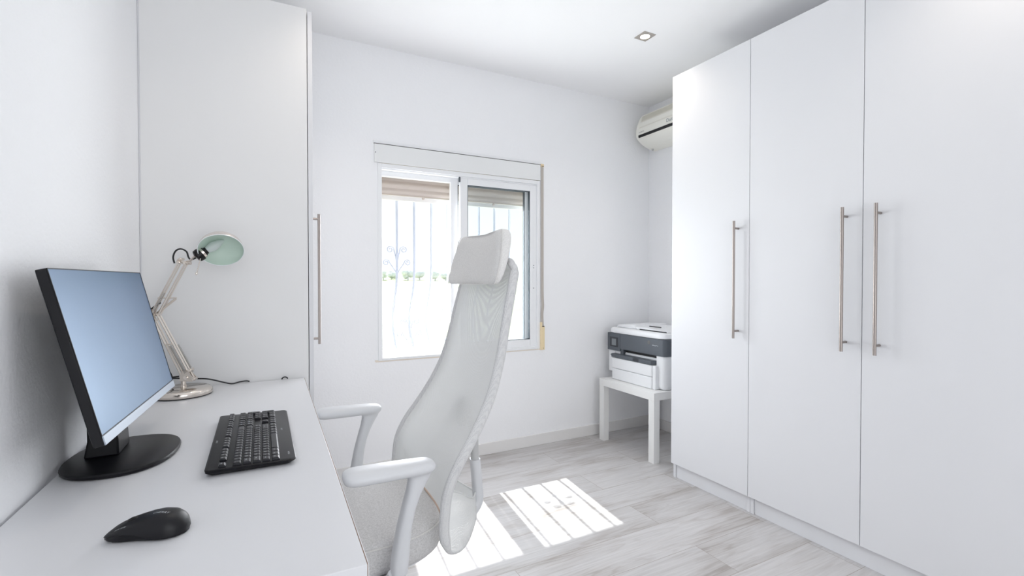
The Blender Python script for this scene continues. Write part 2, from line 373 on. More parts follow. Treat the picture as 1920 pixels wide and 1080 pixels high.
# window opening (in the back wall)
WX0, WX1, WZ0, WZ1 = 0.633, 1.752, 0.684, 1.905
bm = nb(); box(bm, XL-WT, XR+WT, YF-WT, YB+WT, -0.12, 0); struct('floor', bm, m_floor, label='pale grey wood plank floor')
bm = nb(); box(bm, XL-WT, XR+WT, YF-WT, YB+WT, ZC, ZC+0.15); struct('ceiling', bm, m_ceil, label='white ceiling')
bm = nb(); box(bm, XL-WT, XL, YF-WT, YB+WT, 0, ZC); struct('wall_left', bm, m_wall, label='white textured wall behind the desk')
bm = nb(); box(bm, XR, XR+WT, YF-WT, YB+WT, 0, ZC); struct('wall_right', bm, m_wall, label='white wall behind the wardrobes')
def holed_wall(x0, x1, hx0, hx1, hz0, hz1, y0, y1):
    bm = nb()
    xs = [x0, hx0, hx1, x1]; zs = [0, hz0, hz1, ZC]
    for y in (y0, y1):
        g = [[bm.verts.new((x, y, z)) for z in zs] for x in xs]
        for i in range(3):
            for j in range(3):
                if i == 1 and j == 1: continue
                if zs[j] == zs[j+1]: continue
                bm.faces.new([g[i][j], g[i+1][j], g[i+1][j+1], g[i][j+1]])
        if y == y0: g0 = g
    def q(a, b): bm.faces.new([g0[a[0]][a[1]], g0[b[0]][b[1]], g[b[0]][b[1]], g[a[0]][a[1]]])
    q((1,1),(1,2)); q((2,1),(2,2)); q((1,1),(2,1)); q((1,2),(2,2))
    q((0,0),(0,3)) if False else None
    for a, b in [((0,0),(0,1)),((0,1),(0,2)),((0,2),(0,3)),((3,0),(3,1)),((3,1),(3,2)),((3,2),(3,3)),((0,0),(1,0)),((1,0),(2,0)),((2,0),(3,0)),((0,3),(1,3)),((1,3),(2,3)),((2,3),(3,3))]: q(a, b)
    return bm
bm = holed_wall(XL, XR, WX0, WX1, WZ0, WZ1, YB, YB+WT)
for fc in bm.faces:
    c = fc.calc_center_median()
    if c.y > YB+0.01 and (c.y > YB+WT-0.01 or (WX0-.01 < c.x < WX1+.01 and WZ0-.01 < c.z < WZ1+.01)): fc.material_index = 1
struct('wall_back', bm, [m_wall, m_plaster], label='white wall with the window')
# wall behind the camera; its glazed door opening is added to bring in light
bm = holed_wall(XL, XR, -0.30, 1.50, 0.02, 2.2, YF-WT, YF); struct('wall_front', bm, m_wall)
bd = thing('added_door_1', 'unseen glazed white door added behind the viewpoint for light', None, (0.60, YF, 0.0), structure=True)
bm = nb()
for a, b in [((-0.30,-0.22),(0.02,2.2)), ((1.42,1.50),(0.02,2.2)), ((-0.22,1.42),(0.02,0.12)), ((-0.22,1.42),(2.12,2.2)), ((0.56,0.64),(0.12,2.12))]:
    box(bm, a[0], a[1], YF-0.12, YF-0.06, b[0], b[1])
obj('frame', bm, m_alu, bd, bevel=0.003)
bm = nb(); box(bm, -0.22, 0.56, YF-0.092, YF-0.088, 0.12, 2.12); box(bm, 0.64, 1.42, YF-0.092, YF-0.088, 0.12, 2.12); obj('pane', bm, m_glass, bd)

# baseboards
bm = nb(); box(bm, 0.05, XR, YB-0.012, YB, 0, 0.078); struct('baseboard_back', bm, m_base, bevel=0.002)
bm = nb(); box(bm, XR-0.012, XR, 2.1, YB-0.012, 0, 0.078); struct('baseboard_right', bm, m_base, bevel=0.002)

# ------------------------------------------------------------------ window
w = thing('window_1', 'white sliding window with its right pane in front of the chair headrest', None, (1.19, YB, 0.684), structure=True)
FY0, FY1 = YB-0.006, YB+0.075
bm = nb()
box(bm, 0.625, 0.650, FY0, FY1, 0.684, 1.872); box(bm, 1.733, 1.757, FY0, FY1, 0.684, 1.872)
box(bm, 0.650, 1.733, FY0, FY1, 0.684, 0.700); box(bm, 0.650, 1.733, FY0, FY1, 1.846, 1.872)
# sliding rails on a solid sill and head
box(bm, 0.650, 1.733, YB+0.002, FY1, 0.700, 0.706); box(bm, 0.650, 1.733, YB+0.002, FY1, 1.838, 1.846)
for y in (YB+0.038,): box(bm, 0.650, 1.105, y, y+0.004, 0.706, 0.716)
box(bm, 0.650, 1.105, YB+0.060, FY1, 0.706, 0.738); box(bm, 0.650, 1.105, YB+0.036, FY1, 1.806, 1.838)
obj('frame', bm, m_alu, w, bevel=0.002)
bm = nb(); box(bm, 0.605, 0.633, YB-0.001, YB+0.02, 0.68, 0.69); box(bm, 0.61, 1.757, YB-0.0015, YB+0.01, 0.676, 0.684)
obj('sealant_line', bm, mat('sealant', (0.80, 0.74, 0.66), 0.7), w)
def sash(x0, x1, z0, z1, ya, yb, sw, gt):
    bm = nb()
    box(bm, x0, x0+sw, ya, yb, z0, z1); box(bm, x1-sw, x1, ya, yb, z0, z1)
    box(bm, x0+sw, x1-sw, ya, yb, z0, z0+sw); box(bm, x0+sw, x1-sw, ya, yb, z1-sw, z1)
    s = obj('sash', bm, m_alu, w, bevel=0.003)
    g = nb(); yc = (ya+yb)/2; e = 0.004
    box(g, x0+sw, x0+sw+e, ya+0.004, yb, z0+sw, z1-sw); box(g, x1-sw-e, x1-sw, ya+0.004, yb, z0+sw, z1-sw)
    box(g, x0+sw, x1-sw, ya+0.004, yb, z1-sw-e, z1-sw); box(g, x0+sw, x1-sw, ya+0.004, yb, z0+sw, z0+sw+e)
    obj('gasket', g, m_gasket, s)
    g = nb(); box(g, x0+sw+e, x1-sw-e, yc-0.002, yc+0.002, z0+sw+e, z1-sw-e); obj('pane', g, m_glass, s)
    return s
sa = sash(1.158, 1.735, 0.702, 1.848, YB+0.008, YB+0.034, 0.052, 1)
sb = sash(1.105, 1.712, 0.702, 1.848, YB+0.044, YB+0.070, 0.050, 1)
bm = nb(); box(bm, 1.146, 1.157, YB-0.001, YB+0.012, 1.808, 1.842); obj('catch', bm, m_gasket, sa, bevel=0.003, label='small dark catch at the head of the sash')
bm = nb(); box(bm, 1.706, 1.714, YB+0.003, YB+0.009, 1.150, 1.235)
for z in (1.275, 1.258, 1.115): cyl(bm, (1.71, YB+0.004, z), (1.71, YB+0.009, z), 0.0028, 8, mi=1)
obj('latch', bm, [m_alu, m_gasket], sa, label='slim latch with small screws')
bm = nb(); prism(bm, [(YB+0.075, 0.684), (YB+0.30, 0.660), (YB+0.30, 0.645), (YB+0.075, 0.660)], 'x', 0.60, 1.79)
obj('window_sill', bm, m_terra, w, label='terracotta outside sill')

# roller shutter: cover board, curtain and pull strap
rs = thing('roller_shutter', 'raised roller shutter with white cover board and grey pull strap', 'shutter', (1.19, YB, 0.684))
bm = nb(); box(bm, 0.605, 1.757, YB-0.012, YB-0.0005, 1.874, 1.984); obj('cover_board', bm, mat('cover_board_white', (0.82, 0.83, 0.83), 0.4), rs, bevel=0.002)
bm = nb(); box(bm, 0.604, 1.757, YB-0.0125, YB-0.0005, 1.9845, 1.9865); obj('cover_gap', bm, m_gap, rs)
bm = nb(); box(bm, 0.600, 1.762, YB-0.006, YB-0.0005, 1.987, 2.006); obj('upper_trim', bm, m_alu, rs, bevel=0.002)
bm = nb(); cyl(bm, (0.612, YB-0.013, 1.932), (0.612, YB-0.0115, 1.932), 0.003, 10); obj('screw', bm, m_gasket, rs)
# curtain of slats hanging in the reveal
bm = nb(); z = 1.895
prof = []
while z > 1.716:
    prof += [(3.074, z), (3.066, z-0.012), (3.065, z-0.030), (3.074, z-0.042)]; z -= 0.046
prof2 = [(y+0.010, zz) for y, zz in prof]
loft(bm, [[(0.640, y, zz) for y, zz in prof+prof2[::-1]], [(1.746, y, zz) for y, zz in prof+prof2[::-1]]])
obj('slat_curtain', bm, m_slat, rs, smooth=50)
bm = nb(); box(bm, 0.642, 1.744, 3.062, 3.082, 1.682, 1.711); box(bm, 0.642, 1.744, 3.059, 3.085, 1.706, 1.710)
obj('bottom_bar', bm, mat('bottom_bar_white', (0.84, 0.82, 0.80), 0.5), rs, bevel=0.002)
for x in (0.95, 1.46):
    bm = nb(); lathe(bm, [(0.009, 0), (0.009, 0.006), (0.006, 0.014), (0.0, 0.015)], (x, 3.062, 1.705), (0,-1,0), 14, cap1=False); obj('stopper', bm, m_slat, rs, smooth=40)
for x0, x1 in ((WX0+0.0005, 0.66), (1.725, WX1-0.0005)):
    bm = nb(); box(bm, x0, x1, 3.045, 3.058, 0.70, 1.90); box(bm, x0, x1, 3.088, 3.10, 0.70, 1.90); obj('guide_rail', bm, m_alu, rs)
bm = nb()
tube(bm, smooth_path([(1.771, YB-0.0105, 1.972), (1.771, YB-0.012, 1.5), (1.7715, YB-0.012, 1.1), (1.773, YB-0.016, 0.99), (1.770, YB-0.012, 0.93), (1.773, YB-0.012, 0.846)], 5), 0.0105, 8, 0.0014, up=(1,0,0), sq=4)
obj('pull_strap', bm, m_strap, rs, smooth=60, label='grey woven pull strap')
bm = nb(); box(bm, 1.760, 1.784, YB-0.014, YB-0.0005, 1.970, 1.992); obj('strap_guide', bm, m_cream, rs, bevel=0.003)
bm = nb(); box(bm, 1.763, 1.781, YB-0.0155, YB-0.0135, 1.974, 1.978); obj('strap_slot', bm, m_gap, rs)
bm = nb(); box(bm, 1.757, 1.788, YB-0.018, YB-0.0005, 0.676, 0.842); box(bm, 1.757, 1.768, YB-0.018, YB-0.0005, 0.842, 0.874)
sw_ = obj('strap_winder', bm, m_cream, rs, bevel=0.002, label='cream coloured strap winder box')
bm = nb(); box(bm, 1.766, 1.783, YB-0.021, YB-0.017, 0.840, 0.847); obj('winder_slot', bm, m_gap, sw_)
bm = nb(); cyl(bm, (1.777, YB-0.019, 0.688), (1.777, YB-0.0175, 0.688), 0.0025, 8); obj('screw', bm, m_gap, sw_)

# window grille outside
wg = thing('window_grille', 'white wrought iron bars with scrolls outside the window', 'window grille', (1.19, 3.20, 0.70))
GY = 3.13
bx = [0.675, 0.793, 0.909, 1.029, 1.145, 1.262, 1.379, 1.499, 1.622]
for x in bx:
    bm = nb()
    tube(bm, smooth_path([(x, GY, 2.0), (x, GY, 1.5), (x, GY, 1.25), (x, GY+0.03, 1.1), (x, GY+0.11, 0.95), (x, GY+0.11, 0.84), (x, GY+0.03, 0.735), (x, GY, 0.69)], 5), 0.0078, 8)
    obj('bar', bm, m_bar, wg, smooth=60)
for z, y in ((1.96, GY), (0.735, GY+0.03)):
    bm = nb(); box(bm, 0.60, 1.79, y-0.004, y+0.004, z-0.006, z+0.006); obj('rail', bm, m_bar, wg)
def curl(cx, y, cz, flip, dx, dz, r0, rise):
    """a rod leaving the bar, rising outwards and rolling into a spiral"""
    pts = [(cx + flip*0.002, y, cz+dz-rise), (cx + flip*0.004, y, cz+dz-rise*0.7), (cx + flip*max(0.006, (dx-r0)*0.55), y, cz+dz-rise*0.32)]
    for k in range(30):
        th = PI - k*0.32; r = r0*(1 - 0.75*k/29)
        pts.append((cx + flip*(dx + r*math.cos(th)), y, cz + dz + r*math.sin(th)))
    return smooth_path(pts, 2)
for cx, cz, y in ((0.793, 1.37, GY), (1.499, 1.37, GY), (0.909, 0.885, GY+0.11), (1.379, 0.885, GY+0.11)):
    for fl in (-1, 1):
        for dx, dz, r0, rise in ((0.044, 0.0, 0.024, 0.11), (0.070, -0.085, 0.022, 0.10)):
            bm = nb(); tube(bm, curl(cx, y, cz, fl, dx, dz, r0, rise), 0.0036, 6, up=(0,1,0)); obj('scroll', bm, m_bar, wg, smooth=60)

# ================================================================== WARDROBES (right side)
def wardrobe(name, label, y0, y1, ndoors, handle_ys, xf=2.1517, depth=0.60, mirror=False, x_sign=1, group=None):
    """carcass from y0 (near) to y1 (far); doors face -X at xf"""
    t = thing(name, label, 'wardrobe', (xf+depth/2, (y0+y1)/2, 0), 0, group)
    xb = xf + depth
    c0 = xf + 0.020
    bm = nb()
    box(bm, c0, xb, y0+0.001, y0+0.019, 0, 2.36); box(bm, c0, xb, y1-0.019, y1-0.001, 0, 2.36)
    box(bm, c0, xb, y0+0.019, y1-0.019, 2.342, 2.36); box(bm, c0, xb, y0+0.019, y1-0.019, 0.085, 0.103)
    box(bm, xb-0.006, xb, y0+0.019, y1-0.019, 0.103, 2.342)
    obj('carcass', bm, m_lam, t, bevel=0.0008)
    bm = nb(); box(bm, c0+0.006, c0+0.022, y0+0.0205, y1-0.0205, 0, 0.084); obj('plinth', bm, m_lam, t, bevel=0.0006)
    wd = (y1-y0)/ndoors
    for i in range(ndoors):
        a = y1 - (i+1)*wd; b = y1 - i*wd
        bm = nb(); box(bm, xf, xf+0.018, a+0.0014, b-0.0014, 0.087, 2.36)
        d = obj('door', bm, m_lam, t, bevel=0.001)
        hy = handle_ys[i]
        bm = nb(); hx = xf-0.036
        cyl(bm, (hx, hy, 0.875), (hx, hy, 1.468), 0.0065, 16)
        for z in (0.912, 1.431):
            cyl(bm, (hx, hy, z), (xf, hy, z), 0.0052, 12)
        obj('handle', bm, m_steel, d, smooth=40, label='long slim steel bar handle')
    return t
wardrobe('wardrobe', 'narrow white wardrobe with one door and bar handle, farthest right-hand unit beside the printer', 1.561, 2.0673, 1, [1.622], group=None)
wardrobe('wardrobe', 'wide white wardrobe with two doors whose bar handles meet, nearest unit at the right edge', 0.549, 1.561, 2, [1.114, 0.992])

# corner wardrobe on the left, its side panel faces the viewpoint and its door faces +X
t = thing('wardrobe', 'tall white wardrobe in the left corner behind the desk, seen side-on', 'wardrobe', (-0.11, 2.55, 0))
PY = 2.298; xe = 0.188
bm = nb()
box(bm, -0.404, xe, PY, PY+0.018, 0, 2.36); box(bm, -0.404, xe, 2.782, 2.80, 0, 2.36)
box(bm, -0.404, xe, PY+0.018, 2.782, 2.342, 2.36); box(bm, -0.404, xe, PY+0.018, 2.782, 0.085, 0.103); box(bm, -0.404, -0.398, PY+0.018, 2.782, 0.103, 2.342)
obj('carcass', bm, mat('side_panel_laminate', (0.80, 0.80, 0.80), 0.40, spec=0.4, bump=(220, 0.05, 0.0005)), t, bevel=0.0008)
bm = nb(); box(bm, xe-0.022, xe-0.006, PY+0.02, 2.78, 0, 0.084); obj('plinth', bm, m_lam, t)
bm = nb(); box(bm, xe+0.003, xe+0.0215, PY+0.0015, 2.7985, 0.087, 2.352); d = obj('door', bm, m_lam, t, bevel=0.001)
bm = nb(); cyl(bm, (0.2465, 2.424, 0.868), (0.2465, 2.424, 1.480), 0.0065, 16)
for z in (0.895, 1.457): cyl(bm, (0.2465, 2.424, z), (xe+0.0215, 2.424, z), 0.0052, 12)
obj('handle', bm, m_steel, d, smooth=40, label='long slim steel bar handle')
bm = nb(); box(bm, -0.408, xe, 2.802, YB-0.0005, 0, 2.36); box(bm, -0.4095, -0.4045, PY+0.004, PY+0.006, 0, 2.36); obj('filler_panel', bm, m_lam, t)

# ================================================================== DESK
DZ = 0.74
# local frame: origin at near right corner on the floor, rotated ~1 degree
dang = math.atan2(0.171-0.142, 2.29-0.733)
dk = thing('desk', 'white rectangular desk along the left wall carrying monitor, keyboard and lamp', 'desk', (0.142, 0.733, 0), -dang)
DW, DL = 0.552, 1.553
bm = nb(); box(bm, -DW, -0.0022, 0, DL, DZ-0.034, DZ); obj('tabletop', bm, m_desk, dk, local=True, bevel=0.0012)
bm = nb(); box(bm, -0.0022, -0.0012, 0.001, DL-0.001, DZ-0.0335, DZ-0.0004); obj('edge_gap', bm, m_edge, dk, local=True)
bm = nb(); box(bm, -0.0012, 0.0, 0, DL, DZ-0.034, DZ); obj('edge_strip', bm, m_desk, dk, local=True)
for x, y in ((-0.06, 0.06), (-0.06, DL-0.06), (-DW+0.06, 0.06), (-DW+0.06, DL-0.06)):
    bm = nb(); lathe(bm, [(0.022, 0), (0.022, 0.015), (0.019, 0.02), (0.019, DZ-0.04), (0.04, DZ-0.038), (0.04, DZ-0.034)], (x, y, 0), seg=24); obj('leg', bm, m_chw, dk, local=True, smooth=40)

# ================================================================== MONITOR
mo = thing('monitor', 'black flat computer monitor tilted back on an oval stand, screen off', 'monitor', (-0.293, 1.455, DZ))
B = Vector((-0.2715, 1.194, 0.8445)); a_ = 0.061; tl = 0.235; MW, MH = 0.585, 0.356
eu = Vector((math.sin(a_), math.cos(a_), 0)); nrm_h = Vector((math.cos(a_), -math.sin(a_), 0))
ev = Vector((0,0,1))*math.cos(tl) - nrm_h*math.sin(tl); en = eu.cross(ev).normalized()
if en.x < 0: en = -en
MM = Matrix((eu, ev, en)).transposed().to_4x4(); MM.translation = B   # local: x width, y up, z out of the screen
def mbox(bm, x0, x1, y0, y1, z0, z1, mi=0): box(bm, x0, x1, y0, y1, z0, z1, MM, mi)
bm = nb(); mbox(bm, 0, MW, 0, MH, -0.017, -0.0005); 
# slimmer bulged back
R = []
for k, (ins, zz) in enumerate([(0.0, -0.017), (0.012, -0.022), (0.06, -0.034), (0.13, -0.044)]):
    R.append([MM @ Vector(p) for p in [(ins, ins*0.8, zz), (MW-ins, ins*0.8, zz), (MW-ins, MH-ins*0.9, zz), (ins, MH-ins*0.9, zz)]])
loft(bm, R); obj('back_shell', bm, m_blackm, mo, bevel=0.0015)
bm = nb(); CH = 0.020
mbox(bm, 0.0018, MW-0.0018, CH, MH-0.0018, -0.0005, 0.0003); obj('screen', bm, m_screen, mo, label='dark glossy screen reflecting the room')
bm = nb(); mbox(bm, 0, 0.0018, CH, MH, -0.0005, 0.0012); mbox(bm, MW-0.0018, MW, CH, MH, -0.0005, 0.0012); mbox(bm, 0, MW, MH-0.0018, MH, -0.0005, 0.0012)
mbox(bm, 0.001, MW-0.001, CH-0.0012, CH+0.0006, -0.0005, 0.0010); obj('bezel', bm, m_blackm, mo)
bm = nb(); mbox(bm, 0.002, MW, 0, CH-0.0012, -0.0005, 0.0022); obj('chin', bm, m_chin, mo, bevel=0.0006, label='silver grey lower bezel strip')
# base plate (rounded, slightly skewed oval)
def superell(cx, cy, a, b, n, rot, N=48):
    out = []
    for k in range(N):
        th = 2*PI*k/N; c, s = math.cos(th), math.sin(th)
        x = a*math.copysign(abs(c)**(2/n), c); y = b*math.copysign(abs(s)**(2/n), s)
        out.append((cx + x*math.cos(rot)-y*math.sin(rot), cy + x*math.sin(rot)+y*math.cos(rot)))
    return out
bm = nb(); bc = (-0.2925, 1.455)
rings = []
for sc, z in ((0.955, 0.0), (0.99, 0.003), (1.0, 0.008), (0.985, 0.0115), (0.96, 0.0125)):
    rings.append([(x, y, DZ+z) for x, y in superell(bc[0], bc[1], 0.108*sc, 0.146*sc, 2.35, -0.08)])
loft(bm, rings); obj('base', bm, m_blackp, mo, smooth=35, label='black oval base plate')
bm = nb()
loft(bm, [[(-0.366,1.437,DZ+0.012),(-0.300,1.437,DZ+0.012),(-0.300,1.545,DZ+0.012),(-0.366,1.545,DZ+0.012)],
          [(-0.360,1.440,DZ+0.05),(-0.302,1.440,DZ+0.05),(-0.302,1.542,DZ+0.05),(-0.360,1.542,DZ+0.05)],
          [(-0.365,1.45,DZ+0.26),(-0.338,1.45,DZ+0.26),(-0.338,1.53,DZ+0.26),(-0.365,1.53,DZ+0.26)]])
obj('stem', bm, m_blackp, mo, bevel=0.004)

# ================================================================== KEYBOARD
KX0, KX1, KY0, KY1 = -0.110, 0.072, 1.214, 1.690
kb = thing('keyboard', 'black full-size computer keyboard with number pad on the desk', 'keyboard', (-0.018, 1.4445, DZ))
def kz(x): # top surface height along X (front edge at KX1 is low)
    return DZ + 0.0135 + (KX1 - x)/(KX1-KX0)*0.0040
bm = nb()
rings = []
def kring(ins, dz0, dz1=None):
    r_ = 0.012; pts = []
    for cx, cy, s0 in ((KX1-ins-r_, KY1-ins-r_, 0), (KX0+ins+r_*0.4, KY1-ins-r_*0.4, 1), (KX0+ins+r_*0.4, KY0+ins+r_*0.4, 2), (KX1-ins-r_, KY0+ins+r_, 3)):
        rr = r_ if s0 in (0, 3) else r_*0.4
        for k in range(6):
            th = s0*PI/2 + k*PI/10; pts.append((cx+rr*math.cos(th), cy+rr*math.sin(th)))
    return pts
for ins, dz in ((0.012, 0.0), (0.010, 0.001), (0.0015, 0.0085)):
    rings.append([(x, y, DZ + 0.001 + dz) for x, y in kring(ins, dz)])
rings.append([(x, y, kz(x)-0.0012) for x, y in kring(0.0, 0)])
rings.append([(x, y, kz(x)) for x, y in kring(0.002, 0)])
loft(bm, rings)
for x, y in ((KX0+0.02, KY0+0.05), (KX0+0.02, KY1-0.05), (KX1-0.03, KY0+0.05), (KX1-0.03, KY1-0.05)): cyl(bm, (x, y, DZ), (x, y, DZ+0.004), 0.006, 10)
case = obj('case', bm, m_blackp, kb, smooth=24)
U_ = 0.0204; ka = math.atan2(0.0040, KX1-KX0)
ky = lambda u: KY0 + 0.0068 + u*U_          # u along the row from the near (left) end
rowx = {}                                   # row centre (X): F row farthest from the user
fx = KX0 + 0.0325
rowx[0] = fx
for r_ in range(1, 6): rowx[r_] = fx + 0.0290 + (r_-1)*0.0194
keys = []
def K(row, u, w=1.0, leg='', h=1.0): keys.append((row, u, w, leg, h))
K(0, 0, 1, 'Esc')
for g, (s0) in enumerate((2, 6.5, 11)):
    for i in range(4): K(0, s0+i, 1, 'F%d' % (g*4+i+1))
for i, l in enumerate(['Prt', 'Scr', 'Pau']): K(0, 15.3+i, 1, l)
for i, l in enumerate(['C', 'M', 'W', 'Z']): K(0, 18.6+i, 1, l)
for i, l in enumerate("`1234567890-="): K(1, i, 1, l)
K(1, 13, 2, '<-')
for i, l in enumerate(['Ins', 'Hm', 'Up']): K(1, 15.3+i, 1, l)
for i, l in enumerate(['Num', '/', '*', '-']): K(1, 18.6+i, 1, l)
K(2, 0, 1.5, 'Tab')
for i, l in enumerate("QWERTYUIOP[]"): K(2, 1.5+i, 1, l)
K(2, 13.5, 1.5, '')
for i, l in enumerate(['Del', 'End', 'Dn']): K(2, 15.3+i, 1, l)
for i, l in enumerate("789"): K(2, 18.6+i, 1, l)
K(2, 21.6, 1, '+', 2)
K(3, 0, 1.75, 'Caps')
for i, l in enumerate("ASDFGHJKL;'#"): K(3, 1.75+i, 1, l)
K(3, 13.75, 1.25, 'Ent')
for i, l in enumerate("456"): K(3, 18.6+i, 1, l)
K(4, 0, 1.25, 'Shft')
for i, l in enumerate("<ZXCVBNM,./"): K(4, 1.25+i, 1, l)
K(4, 12.25, 2.75, 'Shift'); K(4, 16.3, 1, '^')
for i, l in enumerate("123"): K(4, 18.6+i, 1, l)
K(4, 21.6, 1, 'En', 2)
for u, w_, l in ((0,1.25,'Ctrl'),(1.25,1.25,'W'),(2.5,1.25,'Alt'),(3.75,6.25,''),(10,1.25,'Gr'),(11.25,1.25,'W'),(12.5,1.25,'M'),(13.75,1.25,'Ctrl')): K(5, u, w_, l)
for i, l in enumerate('<v>'): K(5, 15.3+i, 1, l)
K(5, 18.6, 2, '0'); K(5, 20.6, 1, '.')
keys.sort(key=lambda k: 0)
for row, u, w_, leg, h in keys:
    x = rowx[row] + (0.0096 if h == 2 else 0); 
    y0, y1 = ky(u)+0.0011, ky(u+w_)-0.0011; hx = (0.0085 if row else 0.0072) + (0.0096 if h == 2 else 0)
    zb = kz(x)
    # local key frame: tilt with the deck
    Mk = Matrix.Translation((x, 0, zb)) @ Matrix.Rotation(ka, 4, 'Y')
    bm = nb(); t_ = 0.0022
    rings = []
    for ins, zz, sh in ((0.0, -0.001, 0), (0.0003, 0.0024, 0), (0.0026, 0.0056, 0), (0.0036, 0.0060, 0)):
        rings.append([Mk @ Vector(p) for p in [(-hx+ins*0.5, y0+ins*0.6, zz), (hx-ins*1.35, y0+ins*0.6, zz), (hx-ins*1.35, y1-ins*0.6, zz), (-hx+ins*0.5, y1-ins*0.6, zz)]])
    loft(bm, rings)
    bmesh.ops.recalc_face_normals(bm, faces=bm.faces)
    if leg:
        sz = 0.0062 if len(leg) == 1 else (0.0046 if len(leg) < 4 else 0.0040)
        # text reads from the +X side: text x -> +Y, text y -> -X
        Mt = Mk @ Matrix.Translation((-hx*0.25, (y0+y1)/2 - (0.0018 if len(leg) == 1 else 0), 0.0063)) @ Matrix(((0,-1,0,0),(1,0,0,0),(0,0,1,0),(0,0,0,1)))
        text_into(bm, leg, sz, Mt, mi=1)
    obj('key', bm, [m_key, m_legend], kb, fix=False)
def ktext(txt, size, x, y, sh=0, name='logo'):
    bm = nb(); Mt = Matrix.Translation((x, y, kz(x)+0.0003)) @ Matrix.Rotation(ka, 4, 'Y') @ Matrix(((0,-1,0,0),(1,0,0,0),(0,0,1,0),(0,0,0,1)))
    text_into(bm, txt, size, Mt, shear=sh); return obj(name, bm, m_logo, kb, fix=False)
ktext('CHERRY', 0.006, KX1-0.022, 1.475, 0.2); ktext('CHERRY', 0.006, KX0+0.010, 1.42, 0.2)
ktext('STREAM', 0.006, KX1-0.014, 1.262, 0.0, 'model_lettering')

# ================================================================== MOUSE
ms = thing('computer_mouse', 'black wireless computer mouse on the near end of the desk', 'computer mouse', (-0.166, 0.994, DZ), -0.31)
# local: front points to -x; y lateral
ML = 0.116
def msec(t):
    """t 0 front .. 1 rear: half width, top height, seam height"""
    hw = interp([(0, .0225), (.05, .0268), (.2, .0300), (.4, .0298), (.6, .0318), (.8, .0312), (.92, .0235), (.98, .0125), (1.0, .003)], t)
    h = interp([(0, .0125), (.05, .0158), (.2, .0240), (.35, .0300), (.5, .0352), (.65, .0378), (.78, .0360), (.88, .0305), (.95, .0225), (1.0, .0115)], t)
    s = interp([(0, .0095), (.1, .0125), (.25, .0150), (.4, .0140), (.55, .0085), (.7, .0050), (1.0, .0060)], t)
    return hw, h, s
N = 30; shell = []; low = []
for i in range(N+1):
    t = i/N; x = -ML/2 + t*ML; hw, h, s = msec(t)
    x = -ML/2 + ML*(0.5-0.5*math.cos(PI*(0.06+0.94*t)) - 0.0089)*1.0
    t = (x+ML/2)/ML; t = min(max(t, 0), 1); hw, h, s = msec(t)
    r1 = []
    for k in range(17):
        th = PI*k/16; c_, s_ = math.cos(th), math.sin(th)
        r1.append((x, hw*math.copysign(abs(c_)**0.75, c_), s + (h-s)*abs(s_)**0.72))
    r1 += [(x, hw*0.96*q_, s) for q_ in (-0.6, -0.2, 0.2, 0.6)]
    shell.append(r1)
    r2 = []
    bi = 0.80 if t > 0.08 else 0.74
    for q_, zz in ((0.975, s-0.0006), (0.97, s*0.6), (bi+0.08, 0.0035), (bi, 0.0008)): r2.append((x*0.985, hw*q_, zz))
    r2 += [(x*0.985, -p[1], p[2]) for p in r2[::-1]]
    low.append(r2)
bm = nb(); loft(bm, shell); obj('top_shell', bm, m_blackm, ms, local=True, smooth=60)
bm = nb(); loft(bm, low); obj('side_grip', bm, m_blackp, ms, local=True, smooth=50)
bm = nb(); lathe(bm, [(0.0085, -0.0035), (0.0105, -0.0028), (0.0110, 0), (0.0105, 0.0028), (0.0085, 0.0035)], (-ML/2+0.033, 0, 0.0195), (0,1,0), 28); obj('scroll_wheel', bm, m_rubber, ms, local=True, smooth=40)
# lettering on the hump
bm = nb()
def hump(v):
    t = (v.x+ML/2)/ML; hw, h, s = msec(t); q_ = min(abs(v.y)/hw, 1)
    th = math.acos(min(1, q_**(1/0.75))); return s + (h-s)*abs(math.sin(th))**0.72 + 0.00035
Mt = Matrix.Translation((0.018, -0.006, 0)) @ Matrix.Rotation(-0.10, 4, 'Z')
text_into(bm, 'CHERRY', 0.0068, Mt, shear=0.25)
text_into(bm, '-', 0.005, Matrix.Translation((-0.004, -0.003, 0)))
for v in bm.verts: v.co.z = hump(v.co)
obj('logo', bm, m_logo, ms, local=True, fix=False)
bm = nb(); text_into(bm, 'MW 3000', 0.004, Matrix.Translation((-0.034, -0.0225, 0)), shear=0.2)
for v in bm.verts: v.co.z = hump(v.co)
obj('model_lettering', bm, m_logo, ms, local=True, fix=False)

# ================================================================== DESK LAMP
lm = thing('desk_lamp', 'nickel desk lamp with spring arm and round shade behind the monitor', 'desk lamp', (-0.262, 2.165, DZ))
e1 = Vector((0.954, -0.30, 0)).normalized()   # the plane the arm moves in
nn_ = Vector((0.30, 0.954, 0)).normalized()
BC = Vector((-0.262, 2.155, DZ))
bm = nb(); lathe(bm, [(0.094, 0), (0.097, 0.003), (0.097, 0.006)], BC, seg=48); obj('foot_ring', bm, m_rubber, lm, smooth=40)
bm = nb(); lathe(bm, [(0.097, 0.004), (0.099, 0.010), (0.098, 0.018), (0.093, 0.0245), (0.084, 0.0275), (0.0, 0.0285)], BC, seg=64, cap1=False); obj('base', bm, m_nickel, lm, smooth=40)
st = Vector((-0.258, 2.163, 0))
bm = nb(); lathe(bm, [(0.0105, 0.028), (0.0105, 0.034), (0.0085, 0.036), (0.0085, 0.066), (0.011, 0.068), (0.011, 0.072), (0.0045, 0.075), (0.0045, 0.095)], (st.x, st.y, DZ), seg=20); obj('stem', bm, m_nickel_b, lm, smooth=40)
def LP(p, off=0.0): return Vector(p) + nn_*off
P_el = Vector((-0.357, 2.195, 1.040)); P_low = Vector((-0.245, 2.160, 0.812)); P_up = Vector((-0.262, 2.165, 1.236))
bm = nb()
